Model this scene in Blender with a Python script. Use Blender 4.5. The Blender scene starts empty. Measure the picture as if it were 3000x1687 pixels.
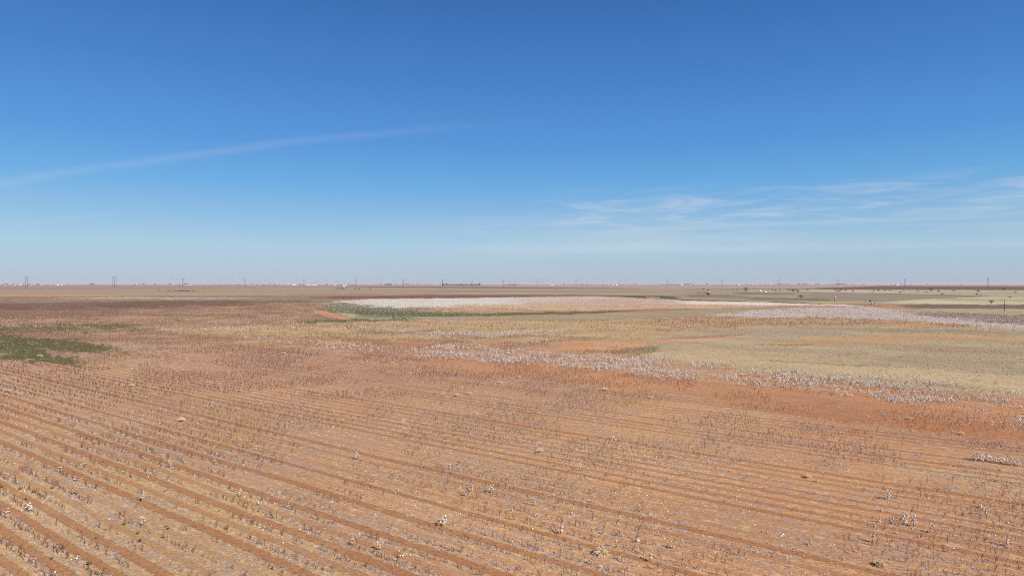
import bpy, math, random
import numpy as np
from mathutils import Vector, Matrix

random.seed(11)
rng = np.random.default_rng(11)
SC = bpy.context.scene
COL = SC.collection
R = math.radians

# ------------------------------------------------------------------ camera, sky, sun
CAM_H = 10.0
cam_d = bpy.data.cameras.new("camera")
cam = bpy.data.objects.new("camera", cam_d)
COL.objects.link(cam)
cam.location = (0, 0, CAM_H)
cam_d.sensor_width = 36.0
cam_d.lens = 24.0
cam_d.clip_start = 0.1
cam_d.clip_end = 60000
cam.rotation_euler = (R(90) - 11.5 / 2000.0, 0, 0)
SC.camera = cam

SUN_EL = R(35)
SUN_AZ = R(138)            # clockwise from the view direction (+Y)
sun_dir = Vector((math.sin(SUN_AZ) * math.cos(SUN_EL), math.cos(SUN_AZ) * math.cos(SUN_EL), math.sin(SUN_EL)))

world = bpy.data.worlds.new("World")
SC.world = world
world.use_nodes = True
wt = world.node_tree
wt.nodes.clear()
def wn(t, **k):
    n = wt.nodes.new(t)
    for a, b in k.items():
        setattr(n, a, b)
    return n
wl = wt.links.new
w_out = wn('ShaderNodeOutputWorld')
w_bg = wn('ShaderNodeBackground')
SKY_STRENGTH = 0.10
w_bg.inputs['Strength'].default_value = SKY_STRENGTH
wl(w_bg.outputs[0], w_out.inputs[0])
sky = wn('ShaderNodeTexSky')
sky.sky_type = 'NISHITA'
sky.sun_disc = False
sky.sun_elevation = SUN_EL
sky.sun_rotation = SUN_AZ
sky.altitude = 900
sky.air_density = 1.0
sky.dust_density = 0.6
sky.ozone_density = 2.0

def wmath(op, a, b=None, c=None, clamp=False):
    n = wn('ShaderNodeMath', operation=op, use_clamp=clamp)
    for i, v in enumerate((a, b, c)):
        if v is None: continue
        if isinstance(v, (int, float)): n.inputs[i].default_value = v
        else: wl(v, n.inputs[i])
    return n.outputs[0]
tc = wn('ShaderNodeTexCoord')
sep = wn('ShaderNodeSeparateXYZ')
wl(tc.outputs['Generated'], sep.inputs[0])
dx, dy, dz = sep.outputs
el = wmath('ARCSINE', dz)                       # elevation, radians
az = wmath('ARCTAN2', dx, dy)                   # azimuth from +Y
# the air of that day: deep blue overhead, dusty mauve at the horizon
EXPO = 0.92
def _l(c): return tuple(((v / 255 + .055) / 1.055) ** 2.4 / (2 ** EXPO * SKY_STRENGTH) for v in c)
grade = wn('ShaderNodeValToRGB')
GMAX = 10.0
wl(wmath('DIVIDE', el, 0.6, clamp=True), grade.inputs[0])
GR = [(-.0, (174, 183, 203)), (0.019, (171, 189, 208)), (0.053, (166, 197, 218)), (0.094, (138, 183, 220)), (0.139, (103, 168, 221)),
      (0.193, (83, 148, 216)), (0.286, (67, 126, 198)), (0.385, (54, 106, 177)), (0.6, (44, 88, 154))]
el_ = grade.color_ramp.elements
while len(el_) < len(GR): el_.new(0.5)
for e, (p, c) in zip(el_, GR):
    e.position = p / .6; e.color = (*[v / GMAX for v in _l(c)], 1)
def wmul(col, k):
    n = wn('ShaderNodeMix', data_type='RGBA', blend_type='MULTIPLY'); n.inputs[0].default_value = 1
    wl(col, n.inputs[6]); n.inputs[7].default_value = (k, k, k, 1) if not isinstance(k, tuple) else (*k, 1)
    return n.outputs[2]
mg = wn('ShaderNodeMix', data_type='RGBA')
mg.inputs['Factor'].default_value = 0.88
wl(wmul(sky.outputs[0], (.5, .62, .70)), mg.inputs[6]); wl(wmul(grade.outputs[0], GMAX), mg.inputs[7])
# thin high cloud, laid out on a plane far overhead
def band(x, a, b, c, d):        # smooth window a..b rise, c..d fall
    m1 = wn('ShaderNodeMapRange', interpolation_type='SMOOTHSTEP'); m2 = wn('ShaderNodeMapRange', interpolation_type='SMOOTHSTEP')
    wl(x, m1.inputs[0]); wl(x, m2.inputs[0])
    m1.inputs[1].default_value = a; m1.inputs[2].default_value = b
    m2.inputs[1].default_value = c; m2.inputs[2].default_value = d
    m2.inputs[3].default_value = 1; m2.inputs[4].default_value = 0
    return wmath('MULTIPLY', m1.outputs[0], m2.outputs[0])
def cnoise(sx, sy, ox, detail, rough, dist):
    cx = wn('ShaderNodeCombineXYZ')
    wl(wmath('MULTIPLY', az, sx), cx.inputs[0]); wl(wmath('MULTIPLY', el, sy), cx.inputs[1]); cx.inputs[2].default_value = ox
    n = wn('ShaderNodeTexNoise'); wl(cx.outputs[0], n.inputs['Vector'])
    n.inputs['Scale'].default_value = 1; n.inputs['Detail'].default_value = detail
    n.inputs['Roughness'].default_value = rough; n.inputs['Distortion'].default_value = dist
    return n.outputs[0]
# wisps low on the right
n1 = cnoise(10, 75, 5.1, 9, 0.62, 0.9)
m = wn('ShaderNodeMapRange', interpolation_type='SMOOTHSTEP'); wl(n1, m.inputs[0])
m.inputs[1].default_value = 0.42; m.inputs[2].default_value = 0.72
wisp = wmath('MULTIPLY', m.outputs[0], band(el, 0.07, 0.095, 0.11, 0.15))
wisp = wmath('MULTIPLY', wisp, band(az, 0.0, 0.12, 2.0, 2.4))
wisp = wmath('MULTIPLY', wisp, 0.34)
# veil lower down
n2 = cnoise(2.6, 45, 9.1, 7, 0.58, 0.6)
m = wn('ShaderNodeMapRange', interpolation_type='SMOOTHSTEP'); wl(n2, m.inputs[0])
m.inputs[1].default_value = 0.36; m.inputs[2].default_value = 0.70
veil = wmath('MULTIPLY', m.outputs[0], band(el, 0.03, 0.055, 0.08, 0.115))
veil = wmath('MULTIPLY', veil, band(az, -0.35, 0.2, 2.0, 2.4))
veil = wmath('MULTIPLY', veil, 0.28)
# long streaks on the left, rising to the right: an arc in azimuth / elevation
def streak(e0, slope, curve, half, a0, a1, a2, a3, amt, seed):
    line = wmath('ADD', wmath('MULTIPLY', az, slope), e0)
    line = wmath('ADD', line, wmath('MULTIPLY', wmath('MULTIPLY', az, az), curve))
    wob = wmath('MULTIPLY', wmath('SUBTRACT', cnoise(6, 6, seed, 3, 0.5, 0), 0.5), 0.012)
    d = wmath('ABSOLUTE', wmath('SUBTRACT', wmath('ADD', el, wob), line))
    mm = wn('ShaderNodeMapRange', interpolation_type='SMOOTHSTEP'); wl(d, mm.inputs[0])
    mm.inputs[1].default_value = half; mm.inputs[2].default_value = 0.0
    s = wmath('MULTIPLY', mm.outputs[0], band(az, a0, a1, a2, a3))
    br = wmath('ADD', wmath('MULTIPLY', cnoise(26, 130, seed + 5, 4, 0.6, 1.2), 0.9), 0.25)
    return wmath('MULTIPLY', wmath('MULTIPLY', s, br), amt)
st = wmath('ADD', streak(0.231, 0.0554, -0.192, 0.0095, -1.3, -0.75, -0.45, 0.12, 0.13, 1.3),
           streak(0.173, 0.16, 0.0, 0.006, -0.64, -0.60, -0.56, -0.50, 0.07, 7.3))
cl = wmath('ADD', wmath('ADD', wisp, veil), st, clamp=True)
mc = wn('ShaderNodeMix', data_type='RGBA')
wl(cl, mc.inputs['Factor']); wl(mg.outputs[2], mc.inputs[6])
CLOUD = 4.1
mc.inputs[7].default_value = (CLOUD * 0.93, CLOUD * 0.97, CLOUD, 1)
wl(mc.outputs[2], w_bg.inputs['Color'])

sun_l = bpy.data.lights.new("sun", 'SUN')
sun = bpy.data.objects.new("sun", sun_l)
COL.objects.link(sun)
sun_l.energy = 4.9
sun_l.angle = R(0.5)
sun_l.color = (1.0, 0.955, 0.89)
sun.rotation_euler = sun_dir.to_track_quat('Z', 'Y').to_euler()
sun.location = (40, 10, 60)

SC.view_settings.view_transform = 'Standard'
SC.view_settings.look = 'None'
SC.view_settings.exposure = EXPO
SC.view_settings.gamma = 1
SC.view_settings.use_curve_mapping = False
SC.render.engine = 'CYCLES'
SC.cycles.max_bounces = 4
SC.cycles.volume_bounces = 0
SC.cycles.pixel_filter_type = 'BLACKMAN_HARRIS'
SC.cycles.filter_width = 1.05
SC.cycles.use_denoising = False

# ------------------------------------------------------------------ helpers
K = 0.66        # base colour per displayed (linear) brightness in full sun
def lin(c):
    c = np.asarray(c, float) / 255.0
    return np.where(c <= 0.04045, c / 12.92, ((c + 0.055) / 1.055) ** 2.4)
TINT = np.array((.945, .945, .885))
def alb(c): return tuple(float(v) for v in lin(c) * K)

# pixels of the survey picture <-> ground (flat plain seen from 10 m up)
F = 1717.3; CX = 1288.0; HY = 715.3
def at(px, py):
    Y = CAM_H * F / (py - HY)
    return ((px - CX) / F * Y, Y)

def hash2(ix, iy, seed):
    h = (ix.astype(np.int64) * 374761393 + iy.astype(np.int64) * 668265263 + seed * 974634777) & 0xffffffff
    h = ((h ^ (h >> 13)) * 1274126177) & 0xffffffff
    h = (h ^ (h >> 16)) & 0xffffff
    return h / float(0xffffff)
def vnoise(x, y, seed=0):
    x = np.asarray(x, float); y = np.asarray(y, float)
    ix = np.floor(x); iy = np.floor(y)
    fx = x - ix; fy = y - iy
    fx = fx * fx * (3 - 2 * fx); fy = fy * fy * (3 - 2 * fy)
    a = hash2(ix, iy, seed); b = hash2(ix + 1, iy, seed); c = hash2(ix, iy + 1, seed); d = hash2(ix + 1, iy + 1, seed)
    return (a * (1 - fx) + b * fx) * (1 - fy) + (c * (1 - fx) + d * fx) * fy
def fbm(x, y, seed=0, o=4):
    s = 0; a = 1; t = 0
    for i in range(o):
        s = s + a * vnoise(x * 2 ** i + 17.3 * i, y * 2 ** i + 9.1 * i, seed + i); t += a; a *= 0.55
    return s / t
def sstep(v, a, b):
    t = np.clip((v - a) / (b - a), 0, 1)
    return t * t * (3 - 2 * t)

ROW_T = R(51.9)
RC, RS = math.cos(ROW_T), math.sin(ROW_T)       # rows run along (-RS, RC); across-row axis is (RC, RS)
ROW_W = 1.016
ROW_O = 0.39

# ------------------------------------------------------------------ field map
# each zone: colour, [(x, top, bottom), ...] outline, edge softness, opacity, raggedness, and what grows there
ZONES = []
def Z(col, pts, soft=1.0, a=1.0, rag=1.0, **kw):
    p = np.array(pts, float)
    ZONES.append((lin(col) * K * TINT if col is not None else None, p[:, 0], p[:, 1], p[:, 2], soft, a, rag, kw))
L, RR = -800, 3300
# far plain
Z((176,152,140), [(L,700,722),(RR,700,722)], 0.4, S=0, Rw=0, T=0)
Z((176,152,134), [(L,717,726),(860,717,724),(1288,717,726),(1717,717,727.5),(RR,717,728)], 0.5)
Z((168,148,136), [(L,716,717.6),(1288,716.3,718),(RR,716,718.5)], 0.4)
Z((168,134,116), [(L,718.5,730.5),(430,718.5,727.5),(860,719.5,725),(1000,720.5,724)], 0.5)
Z((176,140,120), [(L,719.5,723),(430,720.5,724),(860,721,723.5)], 0.8, 0.5, 2)
Z((166,148,128), [(L,730.5,743),(430,728.5,740),(860,725.5,739.5),(1288,725,741),(1500,727.5,744),(1717,727.8,757),(2000,728.5,764),(2300,732,766),(RR,737,764)], 0.5)
Z((148,136,114), [(L,729.8,731),(430,728,729)], 0.4, 0.6)
Z((140,130,108), [(1000,733.5,735),(1150,732,735.5),(1290,732.5,735.5),(1600,733,736),(1650,735,736)], 0.6, 0.6, 3)
Z((176,158,130), [(1050,737,740),(1288,737.5,741),(1500,738,741.5),(1700,739,742)], 0.7, 0.6, 1.5)
Z((172,150,130), [(600,724,727),(1288,726,731),(1500,728,732),(1600,729,731)], 0.8, 0.6, 2)
Z((132,94,86), [(850,721.8,723),(1000,721.3,724.2),(1288,722.8,726),(1560,725.8,727.4),(1650,727,727.4)], 0.35)
Z((186,140,118), [(1300,720,724),(1560,722,725.8),(1650,724,726.5)], 0.8, 0.6, 1.5)
Z((128,118,102), [(1700,727,728),(2060,726.8,728.2)], 0.3, 0.8)
Z((120,90,84), [(1990,727,728),(2146,722.5,729),(2215,719.6,729.5),(2576,720,730.6),(RR,720.5,732)], 0.35)
Z((196,176,158), [(2100,719,720),(2215,718,719.6),(2576,718.3,720),(RR,718.6,720.4)], 0.3)
Z((190,178,148), [(1960,731,732.6),(2050,730,734.5),(2146,729.8,737),(2350,730.4,741),(2576,731,747),(RR,732,748)], 0.4)
Z((168,158,130), [(2200,733,736),(2400,733.5,742),(2576,734,748),(RR,735,750)], 0.8, 0.7, 2.5)
Z((180,168,138), [(1870,729.5,733),(2000,730,734)], 0.6, 0.7, 1.5)
Z((150,135,120), [(1980,735.5,757),(2146,737.6,760),(2300,740.5,757),(2470,745,748.5),(2500,746.5,747.5)], 0.4, 0.9)
Z((110,98,84), [(2146,737.3,738.3),(2300,740.3,741.5),(2470,744.6,746.5)], 0.3, 0.7)
Z((122,116,92), [(1830,736.5,738),(1870,736,742),(2000,738,742),(2010,739,741)], 0.6, 0.8, 1.5)
Z((112,110,84), [(1860,749,752),(1910,748,755),(1960,750,756),(2100,752,758)], 1.0, 0.7, 2)
Z((128,118,100), [(1717,741,750),(1790,742,749),(1860,744,752),(1900,749,753)], 1.2, 0.6, 2.5)
Z((170,132,112), [(1835,747.2,749),(1860,747,748.8)], 0.4, 0.6)
Z((200,186,152), [(2180,761.5,764),(2260,758,764.5),(2350,752.5,765.5),(2400,750.5,767),(2470,748,768),(RR,748,770)], 0.5, 0.95, 1.5)
Z((160,150,118), [(2330,754,757),(2420,752,758),(2576,753,760),(RR,754,761)], 0.9, 0.7, 3)
Z((184,164,122), [(2000,762,766),(2100,758.5,764),(2200,757,765)], 0.6, 0.9, 1.2)
Z((124,106,96), [(2215,765.6,767),(2300,765.4,776),(2470,767,781),(RR,769,784)], 0.5)
Z((176,158,128), [(2270,776,780),(2400,777,790),(2576,778,796),(RR,779,800)], 0.7)
Z((130,118,98), [(2040,763.5,767),(2150,766,770),(2240,769,772)], 0.5, 0.8)
# left, harvested cotton
Z((186,148,116), [(L,741.5,750),(430,740,745),(860,739.5,746),(1288,741,744),(1500,742.5,745)], 0.5)
Z((112,92,78), [(700,739,740),(860,739.2,740.2),(1000,739.5,740.3)], 0.25, 0.7)
Z((160,138,120), [(L,749,835),(150,747,835),(430,745,835),(860,743,810),(1100,742.5,760),(1288,742,751),(1600,743,747)], 0.7, S=1, T=.3)
Z((122,90,80), [(760,748,753),(860,745.5,752),(1050,744.5,751.5),(1288,744.5,748.4),(1420,745.2,747.5)], 0.5, 0.9)
Z((140,104,92), [(1000,740.8,744),(1288,741,744.5),(1550,742.5,745.5)], 0.5, 0.7, 1.5)
Z((118,98,86), [(L,764,784),(100,762,782),(300,758.5,776),(520,757,771),(760,757,765),(830,757,760)], 1.6, 0.75, 3)
Z((106,90,76), [(200,762,772),(320,760,774),(520,758,770),(640,759,764)], 1.2, 0.6, 3)
Z((152,124,106), [(L,784,815),(300,778,812),(520,772,800)], 3, 0.6, 4)
Z((178,144,118), [(L,822,900),(200,800,900),(420,772,900),(700,765,880),(860,762,850)], 5, 0.9, 4, S=1)
Z(None, [(100,749,754),(280,748.5,753),(430,749,753),(700,750,752.5),(720,751,752)], 0.8, 1, 1.5, W=.7)
Z((200,184,172), [(200,748.5,752),(430,749,752.5),(640,749,751.5)], 0.7, 0.5, 3)
# the near field, underlying soil
Z((195,150,110), [(L,900,3000),(0,900,3000),(600,862,3000),(900,835,3000),(1300,850,3000),(RR,900,3000)], 25, 1, 6, S=1, Rw=1)
Z((210,171,125), [(L,1080,3000),(0,1080,3000),(700,1250,3000),(1300,1900,3100)], 160, 0.85, 8)
Z((199,152,110), [(300,2600,3000),(1000,1500,3000),(1500,960,3000),(1700,930,3000),(RR,1000,3000)], 220, 0.9, 8)
Z((196,144,103), [(900,2900,3000),(1600,1400,3000),(2000,1000,3000),(RR,1000,3000)], 260, 0.8, 8)
Z((184,134,102), [(300,925,960),(600,880,960),(1100,880,960),(1500,900,1000)], 14, 0.7, 9)
# straw coloured middle
Z((198,166,126), [(380,832,838),(700,814,846),(860,808,852),(1100,806,856),(1500,804,862),(1717,796,860),(2100,790,835),(2300,800,826),(2576,828,845),(RR,835,850)], 2.2, 1, 4, S=.45, Rw=.15, T=1)
Z((188,150,118), [(600,812,822),(860,812,826),(1100,826,846),(1300,838,868),(1500,850,875),(1600,858,870)], 3, 0.6, 5, S=.9, Rw=.3)
Z((178,146,124), [(860,822,836),(1100,832,850),(1250,838,856)], 3, 0.6, 4, S=1)
# green patches on the left
Z((100,100,66), [(L,808,848),(0,821,843),(150,818,835),(320,814,829),(420,808,815)], 4, 0.9, 7, G=.55, S=.5, Rw=0, brk=.37)
Z((92,94,60), [(L,842,918),(0,846,908),(100,850,908),(170,853,888),(290,872,889),(350,878,884)], 5, 0.95, 9, G=.6, S=.5, Rw=0, brk=.34)
Z((92,96,60), [(L,880,915),(0,882,906),(120,887,914),(220,903,922),(265,912,918)], 4, 0.95, 7, G=.6, S=.5, Rw=0, brk=.35)
Z((176,138,116), [(70,857,858),(140,884,888),(260,888,902),(300,892,900)], 2, 0.7, 5)
# white cotton left unpicked, middle
Z((200,172,150), [(880,753,755),(1000,752,782),(1200,750,782),(1500,746.5,781),(1717,754,776),(1900,759,773),(2010,763,768)], 0.8, 1, 1.5, S=.3, W=.5, T=0)
Z((216,206,198), [(790,767,769.5),(860,757,771),(930,753,775),(1100,751,775),(1250,750,770),(1400,749,756),(1560,747.5,752)], 0.8, 0.95, 2.5, W=1)
Z((206,172,132), [(1050,772,782),(1288,766,782),(1500,764,780),(1717,766,776),(1880,766,774)], 1.5, 0.8, 4, W=.08)
Z((198,170,160), [(1250,752,764),(1500,748,762),(1717,755,765),(1850,758,764)], 1.5, 0.6, 4, W=.5)
Z((186,146,112), [(960,776,784),(1100,775,784),(1300,776,784),(1350,778,782)], 1.0, 0.7, 2.5, W=.15)
# green fringe round the low ground
Z((104,106,78), [(790,771,774),(830,764,790),(870,763,800),(930,770,808),(1000,776,808),(1100,782,800),(1200,786,798)], 1.5, 0.9, 5, G=.6, W=.2, S=0)
Z((112,110,84), [(1380,786,791),(1550,782.5,787),(1717,779,781.5),(1900,774,775)], 0.8, .6, 1.5, G=.2)
Z((92,102,62), [(830,775,778),(860,778,783),(930,784,796),(1000,788,797),(1200,789.5,796),(1400,786,792),(1520,784,788.5),(1580,783,784)], 1.0, .95, 2, G=.8, W=.05, S=0)
Z((82,88,52), [(730,811,813),(790,806,813),(858,803,811.5),(950,806,810),(1000,806.5,808)], 0.8, 0.95, 2, G=.8)
Z((88,88,56), [(1090,805.2,806.4),(1288,805.6,807),(1500,805.8,807),(1580,806,806.6)], 0.3, 0.8, 0.5)
Z((200,146,112), [(775,779,781),(800,781,790),(820,783.5,799),(860,796,805),(893,804,806)], 0.6, 1, 0.8, G=0, W=0, S=0)
Z((196,178,136), [(838,787,789),(870,788,798),(930,797,805),(990,799,804)], 0.8, 0.8, 1.5, G=0, W=0)
Z((124,126,112), [(890,793,803),(940,794,806),(980,797,805)], 1, 0.7, 2)
Z((98,92,66), [(1500,744,745),(1560,743.6,747),(1640,744.6,752.6),(1717,745.5,754.5),(1720,746,750)], 0.5, 0.95, 0.8, G=.5, W=0)
Z((190,142,116), [(1620,746.5,748),(1640,746.5,752),(1664,749,751)], 0.4, 0.9, 0.6, W=0)
Z((88,82,62), [(1660,748,750),(1717,754,757),(1850,757,759.5),(1960,760,763),(2050,763.5,766.5),(2100,765,767)], 0.35, 0.9, 0.6, W=0)
Z((120,110,88), [(1700,745,746.5),(1800,744,746),(1860,746,748)], 0.4, 0.7, 1)
Z((168,148,124), [(1000,798,805.5),(1288,796.5,805.8),(1500,792.8,806),(1717,782.5,799),(1860,775.5,793),(1950,773,779),(2000,772,774)], 0.8, 1, 1.5, S=0, W=0, G=0, T=.6)
# unpicked cotton on the right
Z((222,208,200), [(1680,757,759),(1717,757.6,766),(1900,760,768.5),(2044,765.5,769),(2100,767,770),(2200,772,774)], 0.5, 1, 1, W=1, S=0, T=0)
Z((196,178,168), [(1762,796,797),(1850,788,798),(2004,775.5,798),(2184,774.5,802),(2350,787,816),(2576,806,833),(RR,835,862)], 1.2, 1, 3, W=.85, S=.5, T=0, Rw=0)
Z((140,122,116), [(2240,781,785),(2330,785,796),(2450,790,808),(2576,793,818),(RR,800,835)], 2, 0.85, 4, W=.35, S=.8)
Z((190,150,112), [(1600,806,830),(1717,799,832),(2000,799,824),(2200,803,820),(2400,815,826),(2500,824,828)], 1.6, 0.85, 4, S=.9, W=.12, T=.6)
# grass of the old field, right
Z((182,162,136), [(1560,872,876),(1640,846,905),(1717,832,908),(1850,824,925),(2004,821,945),(2150,821,957),(2350,828,980),(2576,836,1006),(RR,862,1090)], 2.0, 1, 3, S=.02, W=0, Rw=0, T=1)
Z((200,174,138), [(1560,884,900),(1717,876,912),(1850,884,930),(2004,892,948),(2150,908,962),(2350,930,985),(2576,952,1010),(RR,1010,1100)], 22, 0.85, 9)
Z((158,142,122), [(1717,832,846),(1850,830,848),(2004,826,850),(2150,824,838),(2350,827,835),(2576,838,850)], 4, 0.5, 5)
Z((150,140,122), [(2150,826,834),(2300,826,836),(2576,838,852),(RR,850,880)], 2, 0.7, 3)
Z((166,148,124), [(2150,915,918),(2300,880,925),(2450,872,930),(2576,870,935),(RR,880,980)], 12, 0.6, 9)
Z((196,156,114), [(1880,863,867),(1950,857,869),(2050,851,870),(2280,839,862),(2450,842,858),(2576,846,860),(RR,850,870)], 1.4, 0.85, 3.5, T=.5)
Z((120,104,70), [(1900,864,867),(1990,866,870),(2060,868,871)], 0.7, 0.7, 1.5)
Z((204,156,122), [(1380,866,872),(1430,861,881),(1500,859,878),(1600,857,872),(1717,850,862),(1900,843,846)], 2.4, 0.95, 3.5, S=0, W=.03, T=.2, Rw=0)
Z((206,144,104), [(1395,866,872),(1440,864,880),(1500,863,875)], 2, 0.7, 3)
Z((126,112,74), [(1640,852,856),(1717,848,853),(1850,842,846),(1910,841,843)], 0.5, 0.6, 1.5)
Z((116,104,64), [(1520,882,884),(1570,875,890),(1640,873,887),(1670,875,878)], 1.2, 0.8, 4)
Z((118,104,76), [(1870,903,905),(2004,909,911),(2100,914,917),(2300,928,929)], 0.35, 0.6, 2)
# red belt below the white clumps
Z((194,134,92), [(1020,899,912),(1288,908,952),(1500,926,965),(1717,950,990),(2000,978,1045),(2300,1010,1080),(2576,1030,1115),(RR,1090,1200)], 9, 0.85, 7, Rw=.4, S=.8)
Z((204,168,122), [(1500,925,930),(1717,949,953),(2000,973,977),(2200,990,992)], 1.5, 0.6, 2)
Z((210,140,96), [(2400,985,990),(2576,1003,1020),(RR,1080,1100)], 4, 0.7, 4)
Z((184,118,80), [(1900,1000,1060),(2300,1040,1110),(2576,1070,1140)], 18, 0.5, 8)
Z((200,172,128), [(2200,1160,1180),(2576,1190,1230),(RR,1200,1260)], 14, 0.5, 14)
# strips of unpicked cotton between the soil and the grass
Z((186,134,102), [(-0,1200,1214),(40,1180,1196),(84,1146,1166),(96,1140,1150)], 6, .8, 3, Rw=.3)
Z(None, [(1012,893,896),(1045,880,902),(1160,869,906),(1300,884,916),(1500,891,934),(1717,908,956),(1850,920,966),(2004,935,985),(2146,945,1000),(2280,960,1022),(2450,980,1052),(2576,998,1080),(RR,1060,1170)], 6, 1, 8, W=.95, S=.3)
Z((192,160,138), [(1030,885,900),(1160,874,904),(1300,888,914),(1500,896,930),(1717,914,950),(1850,926,950)], 4, 0.5, 6)
Z(None, [(1010,836,841),(1060,837,848),(1150,838,851),(1250,840,850),(1300,832,846),(1420,830,838),(1430,833,834)], 1.5, 1, 2, W=.85)
Z(None, [(840,820,828),(1000,824,838),(1040,832,840)], 2, 1, 3, W=.4)
Z(None, [(370,832,842),(600,825,838),(700,816,822),(858,815,819)], 3, 1, 5, W=.2)
Z(None, [(560,838,850),(700,848,862),(858,862,882),(1000,872,890)], 4, 1, 6, W=.3)
Z(None, [(1270,855,862),(1350,853,864),(1400,855,858)], 1.5, 1, 3, W=.5)

def field(X, Y):
    """what the plain is like at world points X, Y"""
    rr = np.hypot(X, Y) + 1e-6
    a = np.arctan2(X, Y)
    ac = np.clip(a, -R(54), R(54))
    Yc = np.maximum(np.cos(ac) * rr, 0.5)
    px = CX + np.tan(ac) * F
    py = HY + CAM_H * F / Yc
    py = np.minimum(py, 2400)
    lv = np.log(np.maximum(py - HY, .3))
    w1 = fbm(px / 120, lv * 9, 3, 5) - 0.5
    w2 = fbm(px / 24, lv * 30, 8, 4) - 0.5
    w3 = fbm(px / 7, lv * 90, 18, 3) - 0.5
    brn = fbm(px / 34, lv * 26, 28, 5)
    col = np.zeros(X.shape + (3,)) + lin((180, 140, 112)) * K * TINT
    out = {k: np.zeros(X.shape) for k in ('S', 'W', 'G', 'Rw', 'T')}
    scale = np.clip((py - HY) / 60.0, 0.12, 1.6)
    for c, xs, tp, bt, soft, al, rag, kw in ZONES:
        t = np.interp(px, xs, tp); b = np.interp(px, xs, bt)
        wy = (w1 * 2.6 + w2 * 2.6 + w3 * 2.0) * rag * np.minimum(scale, 1.0)
        y = py + wy
        m = sstep(y, t - soft * .5, t + soft * .5) * (1 - sstep(y, b - soft * .5, b + soft * .5)) * al
        m = m * np.clip((b - t) / (soft * .6 + .2), 0, 1)
        fw = min(90.0, .14 * (xs[-1] - xs[0]))
        if xs[0] > L: m = m * (sstep(px + w2 * fw, xs[0], xs[0] + fw) if bt[0] - tp[0] > soft else (px >= xs[0]))
        if xs[-1] < RR: m = m * (sstep(px + w2 * fw, xs[-1], xs[-1] - fw) if bt[-1] - tp[-1] > soft else (px <= xs[-1]))
        if 'brk' in kw: m = m * sstep(brn + w3 * .25, kw['brk'] - .09, kw['brk'] + .07)
        if c is not None:
            col += (c - col) * m[..., None]
        for k, v in kw.items():
            if k == 'brk': continue
            out[k] += (v - out[k]) * m
    return col, out, px, py

# ------------------------------------------------------------------ materials
def new_mat(name):
    m = bpy.data.materials.new(name); m.use_nodes = True
    nt = m.node_tree; nt.nodes.clear()
    o = nt.nodes.new('ShaderNodeOutputMaterial'); p = nt.nodes.new('ShaderNodeBsdfPrincipled')
    nt.links.new(p.outputs[0], o.inputs[0])
    p.inputs['Roughness'].default_value = 0.9
    p.inputs['Specular IOR Level'].default_value = 0.15
    return m, nt, p
def simple(name, c, var=0.25, scale=3.0, rough=0.85, metal=0.0, spec=0.2):
    m, nt, p = new_mat(name)
    p.inputs['Roughness'].default_value = rough; p.inputs['Metallic'].default_value = metal
    p.inputs['Specular IOR Level'].default_value = spec
    g = nt.nodes.new('ShaderNodeNewGeometry'); n = nt.nodes.new('ShaderNodeTexNoise')
    n.inputs['Scale'].default_value = scale; n.inputs['Detail'].default_value = 4
    nt.links.new(g.outputs['Position'], n.inputs['Vector'])
    r = nt.nodes.new('ShaderNodeValToRGB'); nt.links.new(n.outputs[0], r.inputs[0])
    a = np.array(alb(c))
    r.color_ramp.elements[0].position = .3; r.color_ramp.elements[1].position = .7
    r.color_ramp.elements[0].color = (*np.clip(a * (1 - var), 0, .9), 1); r.color_ramp.elements[1].color = (*np.clip(a * (1 + var), 0, .9), 1)
    nt.links.new(r.outputs[0], p.inputs['Base Color'])
    return m
M = {}
M['stalk'] = simple('stalk_bark', (112, 74, 62), .35, 2.0)
M['stalk_grey'] = simple('weathered_stalk', (138, 116, 108), .3, 2.0)
M['cotton'] = simple('cotton_lint', (236, 228, 222), .08, 9.0)
M['cotton'] = (lambda r: r)(M['cotton'])
_nt = M['cotton'].node_tree; _p = next(n for n in _nt.nodes if n.type == 'BSDF_PRINCIPLED'); _o = next(n for n in _nt.nodes if n.type == 'OUTPUT_MATERIAL')
_r = next(n for n in _nt.nodes if n.type == 'VALTORGB'); _r.color_ramp.elements[0].color = (.66, .60, .55, 1); _r.color_ramp.elements[1].color = (.82, .76, .71, 1)
_p.inputs['Specular IOR Level'].default_value = 0
_t = _nt.nodes.new('ShaderNodeBsdfTranslucent'); _nt.links.new(_r.outputs[0], _t.inputs[0])
_m = _nt.nodes.new('ShaderNodeMixShader'); _m.inputs[0].default_value = .48
_nt.links.new(_p.outputs[0], _m.inputs[1]); _nt.links.new(_t.outputs[0], _m.inputs[2]); _nt.links.new(_m.outputs[0], _o.inputs[0])
M['weed'] = simple('weed_leaf', (86, 92, 52), .35, 4.0)
M['green'] = simple('green_ground_cover', (132, 126, 92), .35, .6)
M['straw'] = simple('dry_straw', (206, 184, 136), .22, 1.5)
M['drygrass'] = simple('dry_grass_blades', (196, 172, 134), .2, .4)
M['litter'] = simple('bleached_litter', (192, 170, 158), .25, 3.0)
M['tumble'] = simple('tumbleweed_twigs', (240, 210, 168), .12, 5.0)
M['pole'] = simple('pole_timber', (78, 68, 70), .15, .5)
M['steel'] = simple('tower_steel', (80, 76, 84), .1, .5)
M['porcelain'] = simple('insulator', (90, 84, 84), .1, .5)
M['twig'] = simple('bare_twigs', (150, 132, 124), .2, 1.0)
M['twig_grey'] = simple('pale_bare_twigs', (112, 102, 98), .2, 1.0)
M['bark'] = simple('tree_bark', (88, 74, 68), .2, 1.5)
M['leaf'] = simple('evergreen_leaf', (52, 54, 46), .35, .5)
M['white_wall'] = simple('painted_wall_white', (222, 214, 210), .05, .4)
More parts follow.
